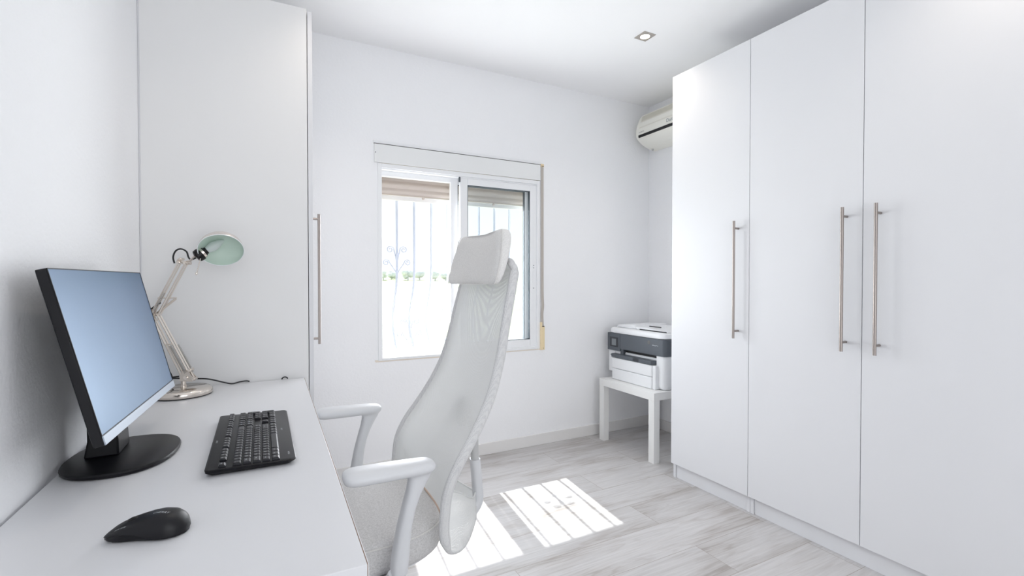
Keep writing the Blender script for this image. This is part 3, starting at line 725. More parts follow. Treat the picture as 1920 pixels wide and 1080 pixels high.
for dx in (0.0, 0.030):           # front rod pair and rear rod pair of the lower arm
    for off in (-0.009, 0.009):
        a = LP(P_low + e1*(dx-0.012) + Vector((0, 0, -0.012)), off); b = LP(P_el + e1*(dx*0.75), off)
        d_ = (b-a).normalized(); tube(bm, [a - d_*0.006, b + d_*0.006], 0.0036, 4, up=tuple(nn_))
low_arm = obj('lower_arm', bm, m_nickel_b, lm, bevel=0.0004)
bm = nb()
for dx in (0.0, 0.024):
    for off in (-0.009, 0.009):
        a = LP(P_el + e1*dx, off); b = LP(P_up + e1*(dx-0.006) + Vector((0,0,-0.004)), off)
        d_ = (b-a).normalized(); tube(bm, [a - d_*0.006, b + d_*0.006], 0.0034, 4, up=tuple(nn_))
a = LP(P_el + e1*0.010, 0.0); b = LP(P_el + (P_up-P_el)*0.30 + e1*0.050, 0.0)
for off in (-0.006, 0.006): tube(bm, [LP(a, off), LP(b, off)], 0.0028, 4, up=tuple(nn_))
b2 = P_el + (P_up-P_el)*0.32
cyl(bm, b2 + e1*-0.012, b2 + e1*0.052, 0.0022, 8)
up_arm = obj('upper_arm', bm, m_nickel_b, lm, bevel=0.0004)
def spring(a, b, r, turns, wr=0.0011):
    a, b = Vector(a), Vector(b); ax = (b-a); L = ax.length; ax.normalize(); o1 = ax.orthogonal().normalized(); o2 = ax.cross(o1)
    pts = []
    for k in range(turns*8+1):
        th = 2*PI*k/8; pts.append(a + ax*(L*k/(turns*8)) + o1*r*math.cos(th) + o2*r*math.sin(th))
    return pts
for off, dx in ((-0.014, 0.004), (0.014, 0.016)):
    a = LP(P_low + e1*(dx-0.004) + Vector((0, 0, 0.010)), off); b = LP(P_low + (P_el-P_low)*0.50 + e1*(dx+0.004), off)
    bm = nb(); tube(bm, spring(a, b, 0.0042, 30), 0.0010, 5); obj('spring', bm, m_spring, lm, smooth=60)
for off in (-0.013,):
    a = LP(P_el + e1*0.004, off); b = LP(P_el + (P_up-P_el)*0.42 + e1*0.006, off)
    bm = nb(); tube(bm, spring(a, b, 0.0038, 24), 0.0010, 5); obj('spring', bm, m_spring, lm, smooth=60)
bm = nb(); q = P_low + (P_el-P_low)*0.52; cyl(bm, LP(q + e1*-0.004, -0.016), LP(q + e1*0.022, -0.016), 0.0016, 8); cyl(bm, LP(q + e1*0.002, -0.018), LP(q + e1*0.002, 0.018), 0.002, 8); obj('spring_pin', bm, m_nickel_b, lm)
# joints
def joint(p, r, hw_, knob=None):
    bm = nb(); cyl(bm, LP(p, -hw_), LP(p, hw_), r, 16)
    for s_ in (-1, 1): cyl(bm, LP(p, s_*hw_), LP(p, s_*(hw_+0.004)), r*0.7, 12)
    if knob: cyl(bm, p, p + e1*knob, 0.0035, 10); cyl(bm, p + e1*knob, p + e1*(knob+0.010), 0.0065, 14)
    obj('joint', bm, m_nickel, lm, smooth=40)
joint(P_el + e1*0.002, 0.0075, 0.014, 0.016); joint(P_el + Vector((0,0,0.018)), 0.006, 0.013); joint(P_el + Vector((0.01,0,-0.018)), 0.005, 0.013)
joint(P_low + e1*0.000 + Vector((0,0,-0.008)), 0.0085, 0.014); joint(P_low + e1*0.012 + Vector((0,0,0.020)), 0.0065, 0.012); joint(P_low + e1*0.025+Vector((0,0,-0.014)), 0.005, 0.014)
joint(P_up + e1*-0.004, 0.007, 0.013); joint(P_up + e1*0.018+Vector((0,0,-0.003)), 0.007, 0.013, 0.006); joint(P_up + e1*0.002 + Vector((0,0,0.012)), 0.005, 0.013)
# lower bracket
bm = nb()
pl = [(-0.022, 0.792), (0.020, 0.788), (0.030, 0.796), (0.018, 0.812), (0.004, 0.832), (-0.012, 0.830), (-0.020, 0.812)]
for off in (-0.0125, 0.011):
    r_ = [[Vector((P_low.x, P_low.y, 0)) + e1*u + nn_*(off+o_) + Vector((0,0,v)) for u, v in pl] for o_ in (0, 0.0015)]
    loft(bm, r_)
obj('bracket', bm, m_nickel_b, lm)
# head link
P_sock = Vector((-0.205, 2.147, 1.262)); Pj = P_up + e1*0.006
bm = nb()
tube(bm, [Pj, P_up + e1*0.030 + Vector((0,0,0.004)), P_sock + Vector((-0.012, 0.004, -0.003))], 0.0045, 8, 0.006); 
tube(bm, [LP(P_up + e1*-0.008 + Vector((0,0,0.008)), -0.01), LP(P_up + e1*0.028 + Vector((0,0,-0.006)), -0.01)], 0.0045, 4, up=tuple(nn_))
obj('head_link', bm, m_nickel_b, lm, smooth=40)
# shade: opening faces forward-down towards the room
P_sh = Vector((-0.130, 2.118, 1.284))
ax = Vector((0.03, -0.73, -0.68)).normalized()   # opening direction
side = (P_sh - P_sock).normalized()
RS = 0.0755
outer = []; inner = []
for k in range(13):
    th = PI/2*k/12; outer.append((max(RS*math.sin(th), 0.0005), -RS*0.80*math.cos(th)))
outer.append((RS, 0.004))
bm = nb(); lathe(bm, outer, P_sh, ax, 48, cap0=False, cap1=False); 
sh = obj('lamp_shade', bm, mat('satin_nickel_shade', (0.80, 0.75, 0.71), 0.22, 1.0), lm, smooth=60)
bm = nb(); lathe(bm, [(r*0.982, h*0.975 + 0.0004) for r, h in outer], P_sh, ax, 48, cap0=False, cap1=False); obj('inner_reflector', bm, m_green, sh, smooth=60, label='pale green inside of the shade')
bm = nb(); ring = []
q_ = Vector((0,0,1)).rotation_difference(ax)
tube(bm, [P_sh + q_ @ Vector((RS*math.cos(2*PI*k/48), RS*math.sin(2*PI*k/48), 0.004)) for k in range(48)], 0.0014, 6, up=tuple(ax), closed=True); obj('shade_rim', bm, mat('rim_white', (0.85, 0.88, 0.9), 0.3), sh, smooth=60)
# socket enters at the shade's side
s0 = P_sock; s1 = P_sh - side*0.066 - ax*0.012
dr = (s1-s0).normalized()
bm = nb(); lathe(bm, [(0.016, -0.010), (0.0225, -0.006), (0.0240, 0.004), (0.0235, 0.012), (0.019, 0.0125), (0.015, (s1-s0).length+0.004)], s0, dr, 28); obj('socket', bm, m_blackp, lm, smooth=40, label='black bulb socket')
bm = nb(); lathe(bm, [(0.0215, 0.0), (0.0215, 0.008)], s0 + dr*0.0128, dr, 28); obj('socket_ring', bm, m_nickel, lm, smooth=40)
b0 = s1 - dr*0.004; bd_ = (dr + ax*0.10).normalized()
bm = nb(); lathe(bm, [(0.0165, 0.0), (0.0165, 0.010), (0.0135, 0.011), (0.0135, 0.018)], b0, bd_, 28); obj('bulb_holder', bm, m_blackp, lm, smooth=40)
bm = nb(); lathe(bm, [(0.012, 0.012), (0.0135, 0.022), (0.0175, 0.038), (0.0175, 0.048), (0.0135, 0.064), (0.007, 0.080), (0.0008, 0.088)], b0, bd_, 28); obj('light_bulb', bm, m_bulb, lm, smooth=60, label='frosted candle bulb')
bm = nb(); ta = Vector((-0.196, 2.120, 1.250)); tb = Vector((-0.209, 2.120, 1.193)); cyl(bm, ta, tb, 0.0018, 8); lathe(bm, [(0.001, -0.005), (0.0045, -0.002), (0.0045, 0.003), (0.001, 0.005)], tb, (0,0,1), 14); obj('toggle_pull', bm, m_nickel, lm, smooth=40)
# cord: loop at the head, run down the arm and over the desk
bm = nb(); c0 = Vector((-0.290, 2.17, 1.240))
tube(bm, smooth_path([(-0.283, 2.172, 1.232), (-0.287, 2.172, 1.255), (-0.279, 2.17, 1.278), (-0.262, 2.165, 1.286), (-0.244, 2.16, 1.276), (-0.238, 2.158, 1.256), (-0.230, 2.155, 1.247), (-0.214, 2.150, 1.252)], 6), 0.0030, 8); obj('cord_loop', bm, m_cable, lm, smooth=60)
bm = nb(); tube(bm, smooth_path([(-0.330, 2.188, 1.085), (-0.350, 2.196, 1.070), (-0.366, 2.20, 1.05), (-0.372, 2.204, 1.0), (-0.345, 2.21, 0.90), (-0.30, 2.215, 0.80), (-0.325, 2.235, 0.785)], 6), 0.0030, 8); obj('cord', bm, m_cable, lm, smooth=60)
bm = nb(); tube(bm, smooth_path([(-0.275, 2.180, 0.806), (-0.33, 2.23, 0.794), (-0.30, 2.265, 0.786), (-0.243, 2.268, 0.779), (-0.20, 2.270, 0.774), (-0.171, 2.272, 0.766), (-0.134, 2.274, 0.752), (-0.106, 2.276, 0.7435), (-0.077, 2.282, 0.7475), (-0.055, 2.286, 0.748), (-0.043, 2.288, 0.7445)], 6), 0.0028, 8)
obj('power_cord', bm, m_cable, lm, smooth=60, label='thin black lamp cord along the back of the desk')
# short arc of another cable at the desk's far corner
bm = nb(); tube(bm, smooth_path([(0.079, 2.285, DZ+0.002), (0.083, 2.285, DZ+0.008), (0.091, 2.285, DZ+0.011), (0.099, 2.285, DZ+0.008), (0.102, 2.285, DZ+0.003)], 5), 0.0026, 8)
tag(obj('cable', bm, m_cable, None, smooth=60), 'tiny arch of black cable at the far right corner of the desk', 'cable')

# ================================================================== SIDE TABLE + PRINTER
TX, TY, TL_ = 2.2031, 2.2588, 0.552
tb_ = thing('side_table', 'small square white side table with square legs under the printer', 'side table', (TX+TL_/2, TY+TL_/2, 0))
bm = nb(); box(bm, TX, TX+TL_, TY, TY+TL_, 0.402, 0.452); obj('tabletop', bm, m_lackw, tb_, bevel=0.0015)
for x in (TX, TX+TL_-0.05):
    for y in (TY, TY+TL_-0.05):
        bm = nb(); box(bm, x+0.001, x+0.05, y+0.001, y+0.05, 0, 0.402); obj('leg', bm, m_lackw, tb_, bevel=0.0015)
# printer
PX, PY0, PY1, PZ = 2.300, 2.262, 2.828, 0.452
pr = thing('printer', 'white office printer with dark grey front panel on the side table', 'printer', (2.52, 2.545, PZ))
bm = nb()
box(bm, PX+0.02, PX+0.43, PY0+0.02, PY1-0.02, PZ, PZ+0.20)                      # core
obj('chassis', bm, m_pwhite, pr, bevel=0.006)
bm = nb()   # near side cheek, rounded front
cheek = []
for z, ins in ((PZ+0.004, 0.012), (PZ+0.012, 0.004), (PZ+0.03, 0.0), (PZ+0.222, 0.0)):
    r_ = 0.035; x0, x1, y0, y1 = PX+ins, PX+0.43, PY0+ins, PY0+0.085
    pts = [(x1, y0), (x1, y1), (x0+0.012, y1)]
    pts += [(x0, y1-0.01)] + [(x0+r_-r_*math.sin(th), y0+r_-r_*math.cos(th)) if False else (x0+r_-r_*math.cos(th), y0+r_-r_*math.sin(th)) for th in [PI/2*k/6 for k in range(7)]]
    cheek.append([(x, y, z) for x, y in pts])
loft(bm, cheek); obj('side_cover', bm, m_pwhite, pr, smooth=35, label='rounded white right-hand cover')
bm = nb(); box(bm, PX+0.004, PX+0.43, 2.752, PY1, PZ+0.045, PZ+0.205); box(bm, PX+0.004, PX+0.10, 2.700, 2.752, PZ+0.17, PZ+0.205); obj('side_cover', bm, m_pwhite, pr, bevel=0.006, label='white left-hand cover')
bm = nb(); box(bm, PX+0.0025, PX+0.0045, 2.79, 2.805, PZ+0.165, PZ+0.172); box(bm, PX+0.0025, PX+0.0045, 2.712, 2.716, PZ+0.172, PZ+0.186); obj('usb_port', bm, m_acs, pr)
# paper cassettes
for z0, z1 in ((PZ+0.001, PZ+0.079), (PZ+0.081, PZ+0.158)):
    bm = nb(); box(bm, PX-0.030, PX+0.30, 2.352, 2.752, z0, z1); obj('paper_tray', bm, m_pwhite, pr, bevel=0.006)
bm = nb(); box(bm, PX-0.024, PX+0.02, 2.322, 2.350, PZ+0.001, PZ+0.158); obj('tray_side', bm, m_pwhite, pr, bevel=0.003)
# output bay and its tray
bm = nb(); box(bm, PX+0.030, PX+0.040, 2.345, 2.70, PZ+0.150, PZ+0.222)
for k in range(9): box(bm, PX+0.026, PX+0.030, 2.37+k*0.034, 2.395+k*0.034, PZ+0.196, PZ+0.1985, mi=1)
obj('output_bay', bm, [m_acs, mat('roller_tan', (0.45, 0.36, 0.28), 0.5)], pr)
bm = nb(); box(bm, PX+0.002, PX+0.030, 2.664, 2.695, PZ+0.172, PZ+0.224); obj('bay_end', bm, m_pgrey, pr, bevel=0.002)
bm = nb()
prism(bm, [(PX-0.034, 2.352), (PX+0.030, 2.340), (PX+0.030, 2.765), (PX-0.034, 2.755)], 'z', PZ+0.160, PZ+0.186)
obj('output_tray', bm, m_pgrey, pr, bevel=0.003)
bm = nb(); box(bm, PX-0.0352, PX-0.033, 2.47, 2.525, PZ+0.164, PZ+0.1865); obj('tray_notch', bm, m_pdark, pr)
# grey front panel
def rounded_panel(x0, x1, y0, y1, z0, z1, r_):
    pts = [(x1, y0), (x1, y1), (x0, y1)] + [(x0+r_-r_*math.cos(th), y0+r_-r_*math.sin(th)) for th in [PI/2*k/6 for k in range(7)]]
    b_ = nb(); loft(b_, [[(x, y, z) for x, y in pts] for z in (z0, z1)]); return b_
bm = rounded_panel(PX-0.006, PX+0.12, PY0-0.006, 2.690, PZ+0.222, PZ+0.332, 0.030); obj('front_panel', bm, m_pgrey, pr, bevel=0.002, label='dark grey front panel')
bm = nb(); box(bm, PX-0.006, PX+0.12, 2.692, PY1+0.003, PZ+0.205, PZ+0.332); cp = obj('control_panel', bm, m_pgrey, pr, bevel=0.003)
bm = nb(); box(bm, PX-0.0075, PX-0.0055, 2.712, 2.803, PZ+0.232, PZ+0.302); obj('display_surround', bm, m_pdark, cp, bevel=0.001)
bm = nb(); box(bm, PX-0.0085, PX-0.0073, 2.733, 2.780, PZ+0.243, PZ+0.290); obj('display', bm, m_plcd, cp)
bm = nb()
Mf = Matrix.Translation((PX-0.0066, 2.345, PZ+0.288)) @ Matrix(((0,0,-1,0),(-1,0,0,0),(0,1,0,0),(0,0,0,1)))
text_into(bm, 'OfficeJet Pro', 0.0105, Mf); obj('model_lettering', bm, m_legend, pr, fix=False)
bm = nb(); cyl(bm, (PX-0.0062, 2.402, PZ+0.303), (PX-0.0068, 2.402, PZ+0.303), 0.012, 24)
Ml = Matrix.Translation((PX-0.0070, 2.402, PZ+0.303)) @ Matrix(((0,0,-1,0),(-1,0,0,0),(0,1,0,0),(0,0,0,1)))
text_into(bm, 'hp', 0.014, Ml, mi=1, shear=0.3); obj('logo', bm, [mat('badge_dark', (0.13, 0.12, 0.115), 0.4), m_pgrey], pr, fix=False)
# scanner lid and document feeder
bm = nb()
lid = []
for z, ins in ((PZ+0.334, 0.004), (PZ+0.338, 0.0), (PZ+0.362, 0.002), (PZ+0.370, 0.010)):
    pts = superell((PX+0.43+PX-0.012)/2, (PY0-0.006+PY1)/2, (0.442)/2-ins, (PY1-PY0+0.006)/2-ins, 9, 0, 40)
    lid.append([(x, y, z) for x, y in pts])
loft(bm, lid); obj('scanner_lid', bm, m_pwhite, pr, smooth=50)
bm = nb(); prism(bm, [(2.30, PZ+0.371), (2.58, PZ+0.371), (2.60, PZ+0.388), (2.50, PZ+0.392), (2.36, PZ+0.380)], 'x', PX+0.05, PX+0.34)
obj('document_tray', bm, m_pwhite, pr, bevel=0.003)
bm = nb(); prism(bm, [(2.59, PZ+0.371), (2.80, PZ+0.371), (2.78, PZ+0.392), (2.60, PZ+0.400)], 'x', PX+0.05, PX+0.36)
obj('document_feeder', bm, m_pwhite, pr, bevel=0.006)
bm = nb(); box(bm, PX+0.049, PX+0.052, 2.30, 2.55, PZ+0.3715, PZ+0.378); box(bm, PX+0.12, PX+0.125, 2.42, 2.53, PZ+0.392, PZ+0.398); obj('feeder_slot', bm, m_acs, pr)
# printer's cord to the wall
bm = nb(); tube(bm, smooth_path([(2.76, 2.62, 0.50), (2.772, 2.62, 0.36), (2.765, 2.58, 0.16), (2.70, 2.50, 0.115), (2.74, 2.36, 0.13), (2.778, 2.28, 0.18)], 6), 0.003, 8)
tag(obj('power_cable', bm, m_cable, None, smooth=60), 'thin black power cable behind the side table near the floor', 'cable')

# ================================================================== AIR CONDITIONER
ac = thing('air_conditioner', 'cream wall-mounted air conditioner with dark air slot high in the far right corner', 'air conditioner', (2.69, 2.45, 2.19))
AY0, AY1 = 2.08, 2.85
prof = [(2.784, 2.462), (2.675, 2.462), (2.640, 2.450), (2.618, 2.425), (2.588, 2.360), (2.579, 2.315), (2.579, 2.290), (2.585, 2.268), (2.600, 2.250), (2.625, 2.232), (2.670, 2.210), (2.720, 2.196), (2.784, 2.190)]
bm = nb(); prism(bm, prof, 'y', AY0, AY1); obj('housing', bm, m_ac, ac, bevel=0.006, smooth=30)
# ribbed intake grille in the upper front
bm = nb(); A, Bp = Vector((2.616, 0, 2.428)), Vector((2.5835, 0, 2.330)); nrm = Vector((-0.949, 0, 0.315)); n_r = 26
pp = []
for k in range(n_r):
    p = A + (Bp-A)*(k/n_r); q2 = A + (Bp-A)*((k+0.5)/n_r)
    pp += [p + nrm*0.0030, q2 + nrm*0.0030, q2 + nrm*0.0010, p + (Bp-A)/n_r + nrm*0.0010]
poly = [(p.x, p.z) for p in pp] + [(Bp.x+0.006, Bp.z), (A.x+0.006, A.z)]
prism(bm, poly, 'y', AY0+0.04, AY1-0.035); obj('intake_grille', bm, mat('grille_cream', (0.74, 0.72, 0.64), 0.5), ac)
bm = nb(); prism(bm, [(2.5775, 2.281), (2.5795, 2.264), (2.60, 2.262), (2.60, 2.284)], 'y', AY0+0.04, AY1-0.030); obj('air_slot', bm, m_acs, ac, label='black horizontal air slot')
bm = nb(); prism(bm, [(2.5835, 2.262), (2.598, 2.2445), (2.624, 2.227), (2.668, 2.206), (2.672, 2.214), (2.60, 2.26)], 'y', AY0+0.035, AY1-0.022); obj('flap', bm, m_ac, ac, bevel=0.001)
Mf = Matrix(((0,0,-1,0),(-1,0,0,0),(0,1,0,0),(0,0,0,1)))
bm = nb(); text_into(bm, 'Daitsu', 0.036, Matrix.Translation((2.5775, 2.535, 2.309)) @ Mf, align='LEFT'); obj('logo', bm, mat('ac_logo', (0.25, 0.27, 0.30), 0.5), ac, fix=False)
bm = nb(); text_into(bm, 'INVERTER', 0.012, Matrix.Translation((2.5778, 2.785, 2.300)) @ Mf); obj('model_lettering', bm, mat('ac_logo2', (0.18, 0.18, 0.18), 0.5), ac, fix=False)
bm = nb(); lathe(bm, [(0.008, 0), (0.008, 0.010), (0.005, 0.012)], (2.72, 2.815, 2.195), (0,0,-1), 12); obj('drain_cap', bm, m_chg, ac)

# ================================================================== RECESSED LIGHTS
def downlight(x, y, label):
    t = thing('recessed_light', label, 'ceiling light', (x, y, ZC), 0, 'square recessed ceiling lights')
    h_ = 0.0425; bm = nb()
    for a, b in ((1.0, 0.62),):
        # square plate with round hole
        N_ = 32; o_ = []; i_ = []
        for k in range(N_):
            th = 2*PI*k/N_; c_, s_ = math.cos(th), math.sin(th); q_ = h_/max(abs(c_), abs(s_))
            o_.append((x+c_*q_, y+s_*q_)); i_.append((x+c_*0.027, y+s_*0.027))
        loft(bm, [[(p[0], p[1], ZC) for p in o_], [(p[0], p[1], ZC-0.003) for p in o_], [(p[0], p[1], ZC-0.004) for p in i_], [(p[0], p[1], ZC-0.0005) for p in i_]], cap=False)
    obj('trim_plate', bm, mat('brushed_trim', (0.60, 0.55, 0.50), 0.35, 0.9), t)
    bm = nb(); lathe(bm, [(0.026, 0), (0.0255, 0.0022), (0.0005, 0.0030)], (x, y, ZC), (0,0,-1), 28)
    obj('bulb', bm, mat('lit_bulb', (1, 0.95, 0.85), 0.5, emit=((1.0, 0.86, 0.66), 7.0)), t, smooth=60)
    d = bpy.data.lights.new('downlight', 'SPOT'); d.energy = LAMP_E*10; d.spot_size = math.radians(125); d.spot_blend = 0.9; d.shadow_soft_size = 0.028; d.color = (1.0, 0.89, 0.77)
    o = bpy.data.objects.new('downlight', d); C.objects.link(o); o.parent = t; o.location = (0, 0, -0.012)
downlight(1.955, 2.087, 'square brushed recessed ceiling light, lit, above the side of the wardrobes')
downlight(0.42, 2.087, 'square recessed ceiling light above the desk, outside the picture')
downlight(1.955, 0.55, 'square recessed ceiling light nearest the wardrobes on the near side, outside the picture')
downlight(1.2, -0.9, 'square recessed ceiling light by the added rear door, outside the picture')

# ================================================================== OFFICE CHAIR
YC = 1.47
ch = thing('office_chair', 'white high-back mesh office chair with headrest and light grey seat at the desk', 'office chair', (0.27, YC, 0))
def ysym(p, s): return Vector((p[0], YC + s*(YC - p[1]) if s > 0 else p[1], p[2]))
# --- seat cushion
sc = (0.250, YC)
rings = []
for scl, z in ((0.90, 0.405), (0.97, 0.410), (0.995, 0.425), (1.0, 0.455), (1.0, 0.478), (0.992, 0.488), (0.96, 0.496), (0.85, 0.503), (0.60, 0.508), (0.25, 0.510)):
    pts = superell(sc[0], sc[1], 0.240*scl, 0.242*scl, 2.7, 0, 56)
    rings.append([(x, y, z - (0.004*(x-sc[0])/0.24 if z > 0.48 else 0)) for x, y in pts])
bm = nb(); loft(bm, rings); seat = obj('seat', bm, m_fab, ch, smooth=60, label='light grey woven fabric seat cushion')
bm = nb(); tube(bm, [(x, y, 0.4835) for x, y in superell(sc[0], sc[1], 0.2405, 0.2425, 2.7, 0, 72)], 0.0022, 6, closed=True); obj('piping', bm, m_piping, seat, smooth=60)
bm = nb(); rings = []
for scl, z in ((0.55, 0.375), (0.80, 0.385), (0.93, 0.400), (0.93, 0.406)): rings.append([(x, y, z) for x, y in superell(sc[0], sc[1], 0.24*scl, 0.242*scl, 2.7, 0, 40)])
loft(bm, rings); obj('seat_shell', bm, m_chw, ch, smooth=50)

# --- backrest outline (height -> X, half-width)
TX_ = [(0.437, .437), (0.476, .419), (0.541, .423), (0.60, .430), (0.655, .456), (0.718, .502), (0.775, .540), (0.845, .578), (0.903, .600), (0.956, .615), (1.03, .631), (1.104, .648), (1.156, .661), (1.2075, .675), (1.226, .678)]
TH_ = [(0.437, .262), (0.60, .262), (0.655, .261), (0.718, .252), (0.775, .243), (0.845, .232), (0.903, .222), (0.956, .217), (1.03, .210), (1.104, .205), (1.156, .200), (1.2075, .190), (1.226, .172)]
def smt(tab, z, d=0.02): return (interp(tab, z-d) + interp(tab, z) + interp(tab, z+d))/3
def bx_(z): return smt(TX_, z)
def bh(z): return smt(TH_, z, 0.012)
def bulge(z): return interp([(0.45, .03), (0.55, .055), (0.7, .052), (0.9, .030), (1.1, .012), (1.23, .004)], z)
bm = nb(); NU, NV = 24, 56; grid = []
for i in range(NU+1):
    u = -1 + 2*i/NU; zb_ = 0.500 + 0.018*u*u; col = []
    for j in range(NV+1):
        z = 1.222 + (zb_-1.222)*j/NV; h_ = bh(z)
        col.append(bm.verts.new((bx_(z) + bulge(z)*(1-abs(u)**2.4), YC + u*h_, z)))
    grid.append(col)
for i in range(NU):
    for j in range(NV): bm.faces.new([grid[i][j], grid[i+1][j], grid[i+1][j+1], grid[i][j+1]])
back = obj('backrest', bm, m_mesh, ch, smooth=80, label='see-through white mesh back')
bm = nb(); tube(bm, [(bx_(0.500+0.018*u*u) + bulge(0.5+.018*u*u)*(1-abs(u)**2.4), YC + u*bh(0.5+.018*u*u), 0.500+0.018*u*u) for u in [-1+2*k/20 for k in range(21)]], 0.0028, 6)
obj('lower_hem', bm, mat('hem_tan', (0.62, 0.47, 0.38), 0.7), back, smooth=60)
# rim: both sides, over the top, then sweeping back below to the post
side_z = [1.2, 1.16, 1.1, 1.03, .96, .90, .84, .78, .72, .66, .60, .54, .49, .455]
half = [(bx_(1.226)+.002, YC, 1.232), (bx_(1.226)+.002, YC-0.12, 1.230), (bx_(1.226)+.001, YC-0.165, 1.226), (bx_(1.22), YC-0.184, 1.214)]
half += [(bx_(z)+0.010, YC-bh(z)+0.003, z) for z in side_z]
half += [(0.450, YC-0.256, 0.432), (0.480, YC-0.240, 0.419), (0.515, YC-0.205, 0.414), (0.555, YC-0.150, 0.414), (0.595, YC-0.085, 0.416), (0.625, YC-0.02, 0.418)]
for s_ in (-1, 1):
    P = [Vector((p[0], YC + (p[1]-YC)*(1 if s_ < 0 else -1), p[2])) for p in half]
    P = smooth_path(P, 4); n_ = len(P)
    ra = []; rb = []
    for p in P:
        k_ = 1.0 if p.z > 0.47 else max(0.35, 1 - (0.47-p.z)*16)
        if p.z > 1.20: k_ = 0.75
        ra.append(0.0150*k_); rb.append(0.0095*(k_ if p.z < 0.47 else 1))
    bm = nb(); tube(bm, P, ra, 14, rb, up=(1.0, 0, 0.25)); obj('rim', bm, m_rim, back, smooth=60)
# lower wings wrapping backwards
Uc = smooth_path([(0.440, YC-0.259, 0.600), (0.468, YC-0.240, 0.588), (0.508, YC-0.195, 0.556), (0.553, YC-0.135, 0.512), (0.595, YC-0.075, 0.478), (0.628, YC-0.012, 0.462)], 5)
Lc = smooth_path([(0.447, YC-0.262, 0.440), (0.480, YC-0.242, 0.418), (0.515, YC-0.206, 0.412), (0.555, YC-0.150, 0.412), (0.595, YC-0.085, 0.415), (0.630, YC-0.015, 0.418)], 5)
for s_ in (-1, 1):
    bm = nb(); G = []
    for k, (a, b) in enumerate(zip(Uc, Lc)):
        t = k/(len(Uc)-1); col = []
        for j in range(13):
            q_ = j/12; p = a.lerp(b, q_) + Vector((0.35, -0.85, -0.15)).normalized()*0.024*math.sin(PI*q_)*math.sin(PI*min(t*1.15, 1))
            col.append(bm.verts.new((p.x, YC + (p.y-YC)*(1 if s_ < 0 else -1), p.z)))
        G.append(col)
    for i in range(len(G)-1):
        for j in range(12): bm.faces.new([G[i][j], G[i+1][j], G[i+1][j+1], G[i][j+1]])
    tube(bm, [Vector((p.x, YC + (p.y-YC)*(1 if s_ < 0 else -1), p.z)) for p in Uc], 0.003, 6)
    obj('lower_wing', bm, m_mesh, back, smooth=80, label='mesh wing curling back to the post')
# post behind the back, with the round lumbar pad
bm = nb(); tube(bm, smooth_path([(0.40, YC, 0.372), (0.52, YC, 0.372), (0.60, YC, 0.385), (0.640, YC, 0.425), (0.640, YC, 0.48), (0.632, YC, 0.572)], 6), 0.020, 16, 0.016, up=(0,1,0), sq=3)
obj('back_post', bm, m_chw, ch, smooth=60)
bm = nb(); tube(bm, smooth_path([(0.632, YC, 0.568), (0.630, YC, 0.61), (0.628, YC, 0.655), (0.615, YC, 0.70), (0.600, YC, 0.735), (0.590, YC, 0.76)], 5), 0.015, 14, 0.012, up=(0,1,0), sq=3)
obj('height_slider', bm, m_chg, ch, smooth=60, label='grey height slider on the post')
bm = nb(); lathe(bm, [(0.030, -0.012), (0.046, -0.006), (0.050, 0.0), (0.046, 0.006), (0.02, 0.010), (0.001, 0.011)], (0.592, YC, 0.735), (-1, 0, 0.25), 32); obj('lumbar_pad', bm, m_chg, ch, smooth=60, label='round lumbar pad behind the mesh')
# headrest
def hr_sec(z):
    t = (z-1.155)/0.160     # 0 bottom .. 1 top
    hw = interp([(0, .190), (.15, .197), (.5, .193), (.85, .176), (1, .160)], t)
    x0 = 0.598 + 0.040*t; th = interp([(0, .026), (.12, .032), (.5, .040), (.85, .046), (1, .042)], t)
    return x0, hw, th
bm = nb(); rings = []
zs = [1.1545, 1.157, 1.163, 1.175, 1.195, 1.215, 1.235, 1.255, 1.275, 1.292, 1.305, 1.312, 1.3155]
for iz, z in enumerate(zs):
    x0, hw, th = hr_sec(z); e = {0: .012, 1: .006, 2: .002, 10: .002, 11: .006, 12: .012}.get(iz, 0); r_ = []
    NF = 24
    for k in range(NF+1):      # concave front from near to far
        u = -1 + 2*k/NF; yy = u*(hw-e)
        fx_ = x0 + e*0.6 + 0.026*(1-u*u) - 0.0 + 0.010*max(0, abs(u)-0.88)/0.12
        zz = z + (0.012*(abs(u)**2) if iz > 8 else 0)*(1) 
        r_.append((fx_, YC+yy, zz))
    for u in (1.03, 1.05): r_.append((x0 + 0.004 + th*(0.30 if u < 1.04 else 0.75), YC + (hw-e)*u, z + (0.012 if iz > 8 else 0)))
    for k in range(9):
        u = 1.02 - 2.04*k/8; r_.append((x0+th+0.004-e*0.6 + 0.008*(1-u*u), YC + u*(hw-e), z + (0.010*(abs(u)**2) if iz > 8 else 0)))
    for u in (-1.05, -1.03): r_.append((x0 + 0.004 + th*(0.75 if u < -1.04 else 0.30), YC + (hw-e)*-abs(u), z + (0.012 if iz > 8 else 0)))
    rings.append(r_)
loft(bm, rings); hr = obj('headrest', bm, m_fabh, ch, smooth=60, subsurf=1, label='light grey fabric headrest cushion')
for s_ in (-1, 1):
    bm = nb(); P = []
    for z in zs[1:-1]:
        x0, hw, th = hr_sec(z); P.append((x0+0.012, YC + s_*(hw*1.02+0.0012), z + (0.012 if z > 1.285 else 0)))
    tube(bm, P, 0.0013, 6); obj('seam', bm, m_piping, hr, smooth=60)
bm = nb(); box(bm, 0.690, 0.704, YC-0.07, YC+0.07, 1.16, 1.285); obj('headrest_bracket', bm, m_chw, ch, bevel=0.004)
